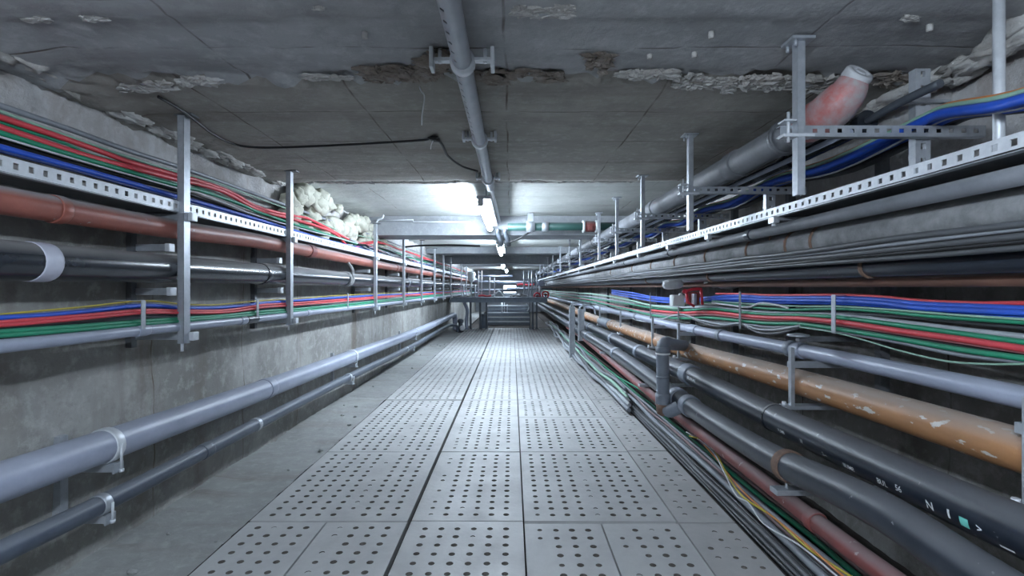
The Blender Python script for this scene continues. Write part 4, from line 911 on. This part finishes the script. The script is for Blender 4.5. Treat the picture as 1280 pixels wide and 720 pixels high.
# valve and barrel under the platform at left
e = empty('floor_valve', V(fx(582), 16.6, -1.4), 'dark floor valve where the low left pipes end', 'valve')
bm = bmesh.new(); lathe(bm, V(fx(580), 16.25, -1.42), Vector((0,0,1)), [(0,.09),(.06,.10),(.12,.07),(.3,.07),(.34,.1),(.40,.1),(.44,.05)], 16); link('body', bm, 'steel_dark', e)
bm = bmesh.new(); lathe(bm, V(fx(583), 16.0, -1.25), Vector((0,-1,0)), [(0,.05),(.03,.085),(.06,.085),(.08,.04)], 16); link('flange', bm, 'cap_grey', e)
bm = bmesh.new(); lathe(bm, V(fx(604), 18.0, -1.43), Vector((0,0,1)), [(0,.11),(.03,.13),(.3,.13),(.33,.135),(.5,.13),(.53,.08)], 20)
tag(link('barrel', bm, 'steel_blue'), 'dark blue drum standing below the far platform', 'barrel')
# low rail and steps behind
e = empty('handrail', V(0, 19.0, -1.4), 'thin white handrail seen beneath the far platform', 'handrail')
D2 = 19.2
for y in (382.5, 391):
    bm = bmesh.new(); z = (360-y)*D2/F; tube(bm, [V((609-640)*D2/F, D2, z), V((661-640)*D2/F, D2, z)], .022, 8); link('rail', bm, 'galv_white', e)
for x in (627.5, 630.5, 634):
    bm = bmesh.new(); X = (x-640)*D2/F; tube(bm, [V(X, D2, -.55 if x < 633 else -.6), V(X, D2, -.95)], .03 if x < 629 else .012, 8); link('rail_post', bm, 'galv_white', e)
e = empty('steps', V(0, 20, -1.4), 'dark steel steps rising behind the far platform', 'steps')
for i in range(5):
    bm = bmesh.new(); z = -1.42+.15*i; box(bm, -.95, .70, 19.6+.28*i, 19.9+.28*i, CZ+z, CZ+z+.12, .01); link('tread', bm, 'steel_dark', e)
# things above the platform
D3 = 18.2
def gx(x): return (x-640)*D3/F
def gz(y): return (360-y)*D3/F
zdeck = fz(371.5)
def stand(x0, x1, ytop, ymid, label, mat='galv_white'):
    e = empty('frame_stand', V((gx(x0)+gx(x1))/2, D3, zdeck), label, 'stand')
    for x in (x0, x1):
        bm = bmesh.new(); tube(bm, [V(gx(x), D3, zdeck), V(gx(x), D3, gz(ytop))], .025, 8); link('upright', bm, mat, e)
    for y in ymid:
        bm = bmesh.new(); tube(bm, [V(gx(x0), D3, gz(y)), V(gx(x1), D3, gz(y))], .02, 8); link('crossbar', bm, mat, e)
stand(579.5, 594, 356, (359,), 'small white frame standing at the left end of the far platform')
e = empty('frame_stand', V(gx(588), D3+.25, zdeck), 'slender white pole with a wide head on the far platform', 'stand')
bm = bmesh.new(); lathe(bm, V(gx(588.5), D3+.25, zdeck), Vector((0,0,1)), [(0,.025),(.5,.025),(.62,.12),(.85,.15),(.9,.1)], 12); link('pole', bm, 'white_plastic', e)
stand(598, 602, 338, (341,), 'narrow pale frame behind the far platform left of the lamp')
stand(612, 618, 347, (353,), 'short pale frame under the third lamp')
stand(655, 661, 338, (339, 349), 'pale hanging frame right of centre above the platform', 'galv')
stand(665, 671, 337, (338, 349), 'pale hanging frame far right above the platform', 'galv')
for i, (x0, x1, y, r, mat, nm) in enumerate(((628,674,354,.085,'steel_blue','thick blue-grey'),(594,640,363,.05,'pipe_grey','lower left grey'),(640,683,361,.045,'pipe_grey','lower right grey'),(596,636,352,.035,'pipe_light','upper left pale'),(600,634,345,.03,'pipe_light','topmost pale'))):
    dd = D3+.45+.12*i; bm = bmesh.new(); tube(bm, [V((x0-640)*dd/F-.2, dd, (360-y)*dd/F), V((x1-640)*dd/F+.2, dd, (360-y)*dd/F)], r, 14)
    tag(link('cross_pipe', bm, mat), '%s pipe crossing above the far platform' % nm, 'pipe')
for i, (x0, x1, y, nm) in enumerate(((598,614,370,'left of centre'),(646,668,356,'right of centre'))):
    dd = D3-.1 if i == 0 else D3+.3; X0, X1 = (x0-640)*dd/F, (x1-640)*dd/F; z = (360-y)*dd/F
    cable([V(X0, dd, z), V((X0*2+X1)/3, dd, z+.02), V((X0+X1*2)/3, dd, z-.01), V(X1, dd, z+.02)], .035, 'c_red', 'red hose lying over the far platform, '+nm, name='hose', cat='hose')
cable([V(gx(612), D3-.1, zdeck+.03), V(gx(618), D3-.1, gz(368)), V(gx(624), D3-.1, gz(364)), V(gx(630), D3-.1, gz(370.5))], .025, 'c_white', 'white hose arched on the far platform', name='hose', cat='hose')
for i, (x, y, nm) in enumerate(((671,370,'left'),(681,368,'right'))):
    e = empty('valve', V(gx(x), D3-.4, zdeck), nm+' red valve on the right end of the far platform', 'valve')
    bm = bmesh.new(); c = V(gx(x), D3-.4, gz(y)); tube(bm, [c+Vector((.11*math.cos(a), 0, .11*math.sin(a))) for a in [2*PI*k/14 for k in range(15)]], .03, 8); tube(bm, [c-Vector((.11,0,0)), c+Vector((.11,0,0))], .02, 6); link('handwheel', bm, 'red_plastic', e)
    bm = bmesh.new(); tube(bm, [V(gx(x), D3-.4, zdeck-.05), c], .03, 8); tube(bm, [c+Vector((0,.0,0)), c+Vector((0,.25,0))], .05, 8); link('body', bm, 'steel_dark', e)
e = empty('light_box', V(gx(637), D3+.9, -.3), 'glowing white panel standing beyond the far platform', 'light panel')
dd = D3+1.0
bm = bmesh.new(); box(bm, (629.5-640)*dd/F, (645-640)*dd/F, dd, dd+.08, CZ+(360-366)*dd/F, CZ+(360-354.5)*dd/F, .01); link('panel', bm, 'lit_panel', e)
bm = bmesh.new(); box(bm, (629-640)*dd/F, (645.5-640)*dd/F, dd+.08, dd+.13, CZ+(360-371)*dd/F, CZ+(360-354)*dd/F, .01); link('back_frame', bm, 'steel_blue', e)
bm = bmesh.new(); blob(bm, V(gx(651), D3-.1, gz(370)), (.22,.15,.09), 77, sub=3); blob(bm, V(gx(643), D3-.1, gz(370.5)), (.16,.15,.06), 78, sub=3)
tag(link('tarpaulin', bm, 'lagging'), 'crumpled grey sheet on the far platform', 'sheet')
# pipes that cross over near the platform, right
e = empty('junction', V(gx(676), D3-.2, gz(354)), 'round grey pipe hub at the right above the far platform', 'pipe hub')
bm = bmesh.new(); lathe(bm, V(gx(676), D3-.3, gz(354)), Vector((0,1,0)), [(0,.08),(.02,.12),(.2,.12),(.22,.08)], 18); link('hub', bm, 'pipe_light', e)
bm = bmesh.new(); tube(bm, [V(gx(674.5), D3-.2, gz(354)), V(gx(674), D3-.2, zdeck)], .04, 10); link('downpipe', bm, 'galv', e)

# ------------------------------------------------------------------ world, camera, colour
w = bpy.data.worlds.new('World'); sc.world = w; w.use_nodes = True
w.node_tree.nodes['Background'].inputs['Color'].default_value = (.45,.6,.9,1); w.node_tree.nodes['Background'].inputs['Strength'].default_value = .02
cam = bpy.data.cameras.new('Camera'); cam.lens = 18; cam.sensor_width = 36; cam.clip_start = .05
co = bpy.data.objects.new('Camera', cam); COL.objects.link(co); co.location = (0,0,CZ); co.rotation_euler = (PI/2,0,0)
sc.camera = co
sc.view_settings.view_transform = 'Standard'; sc.view_settings.look = 'None'; sc.view_settings.gamma = 1; sc.view_settings.use_curve_mapping = False
sc.view_settings.exposure = 0.8
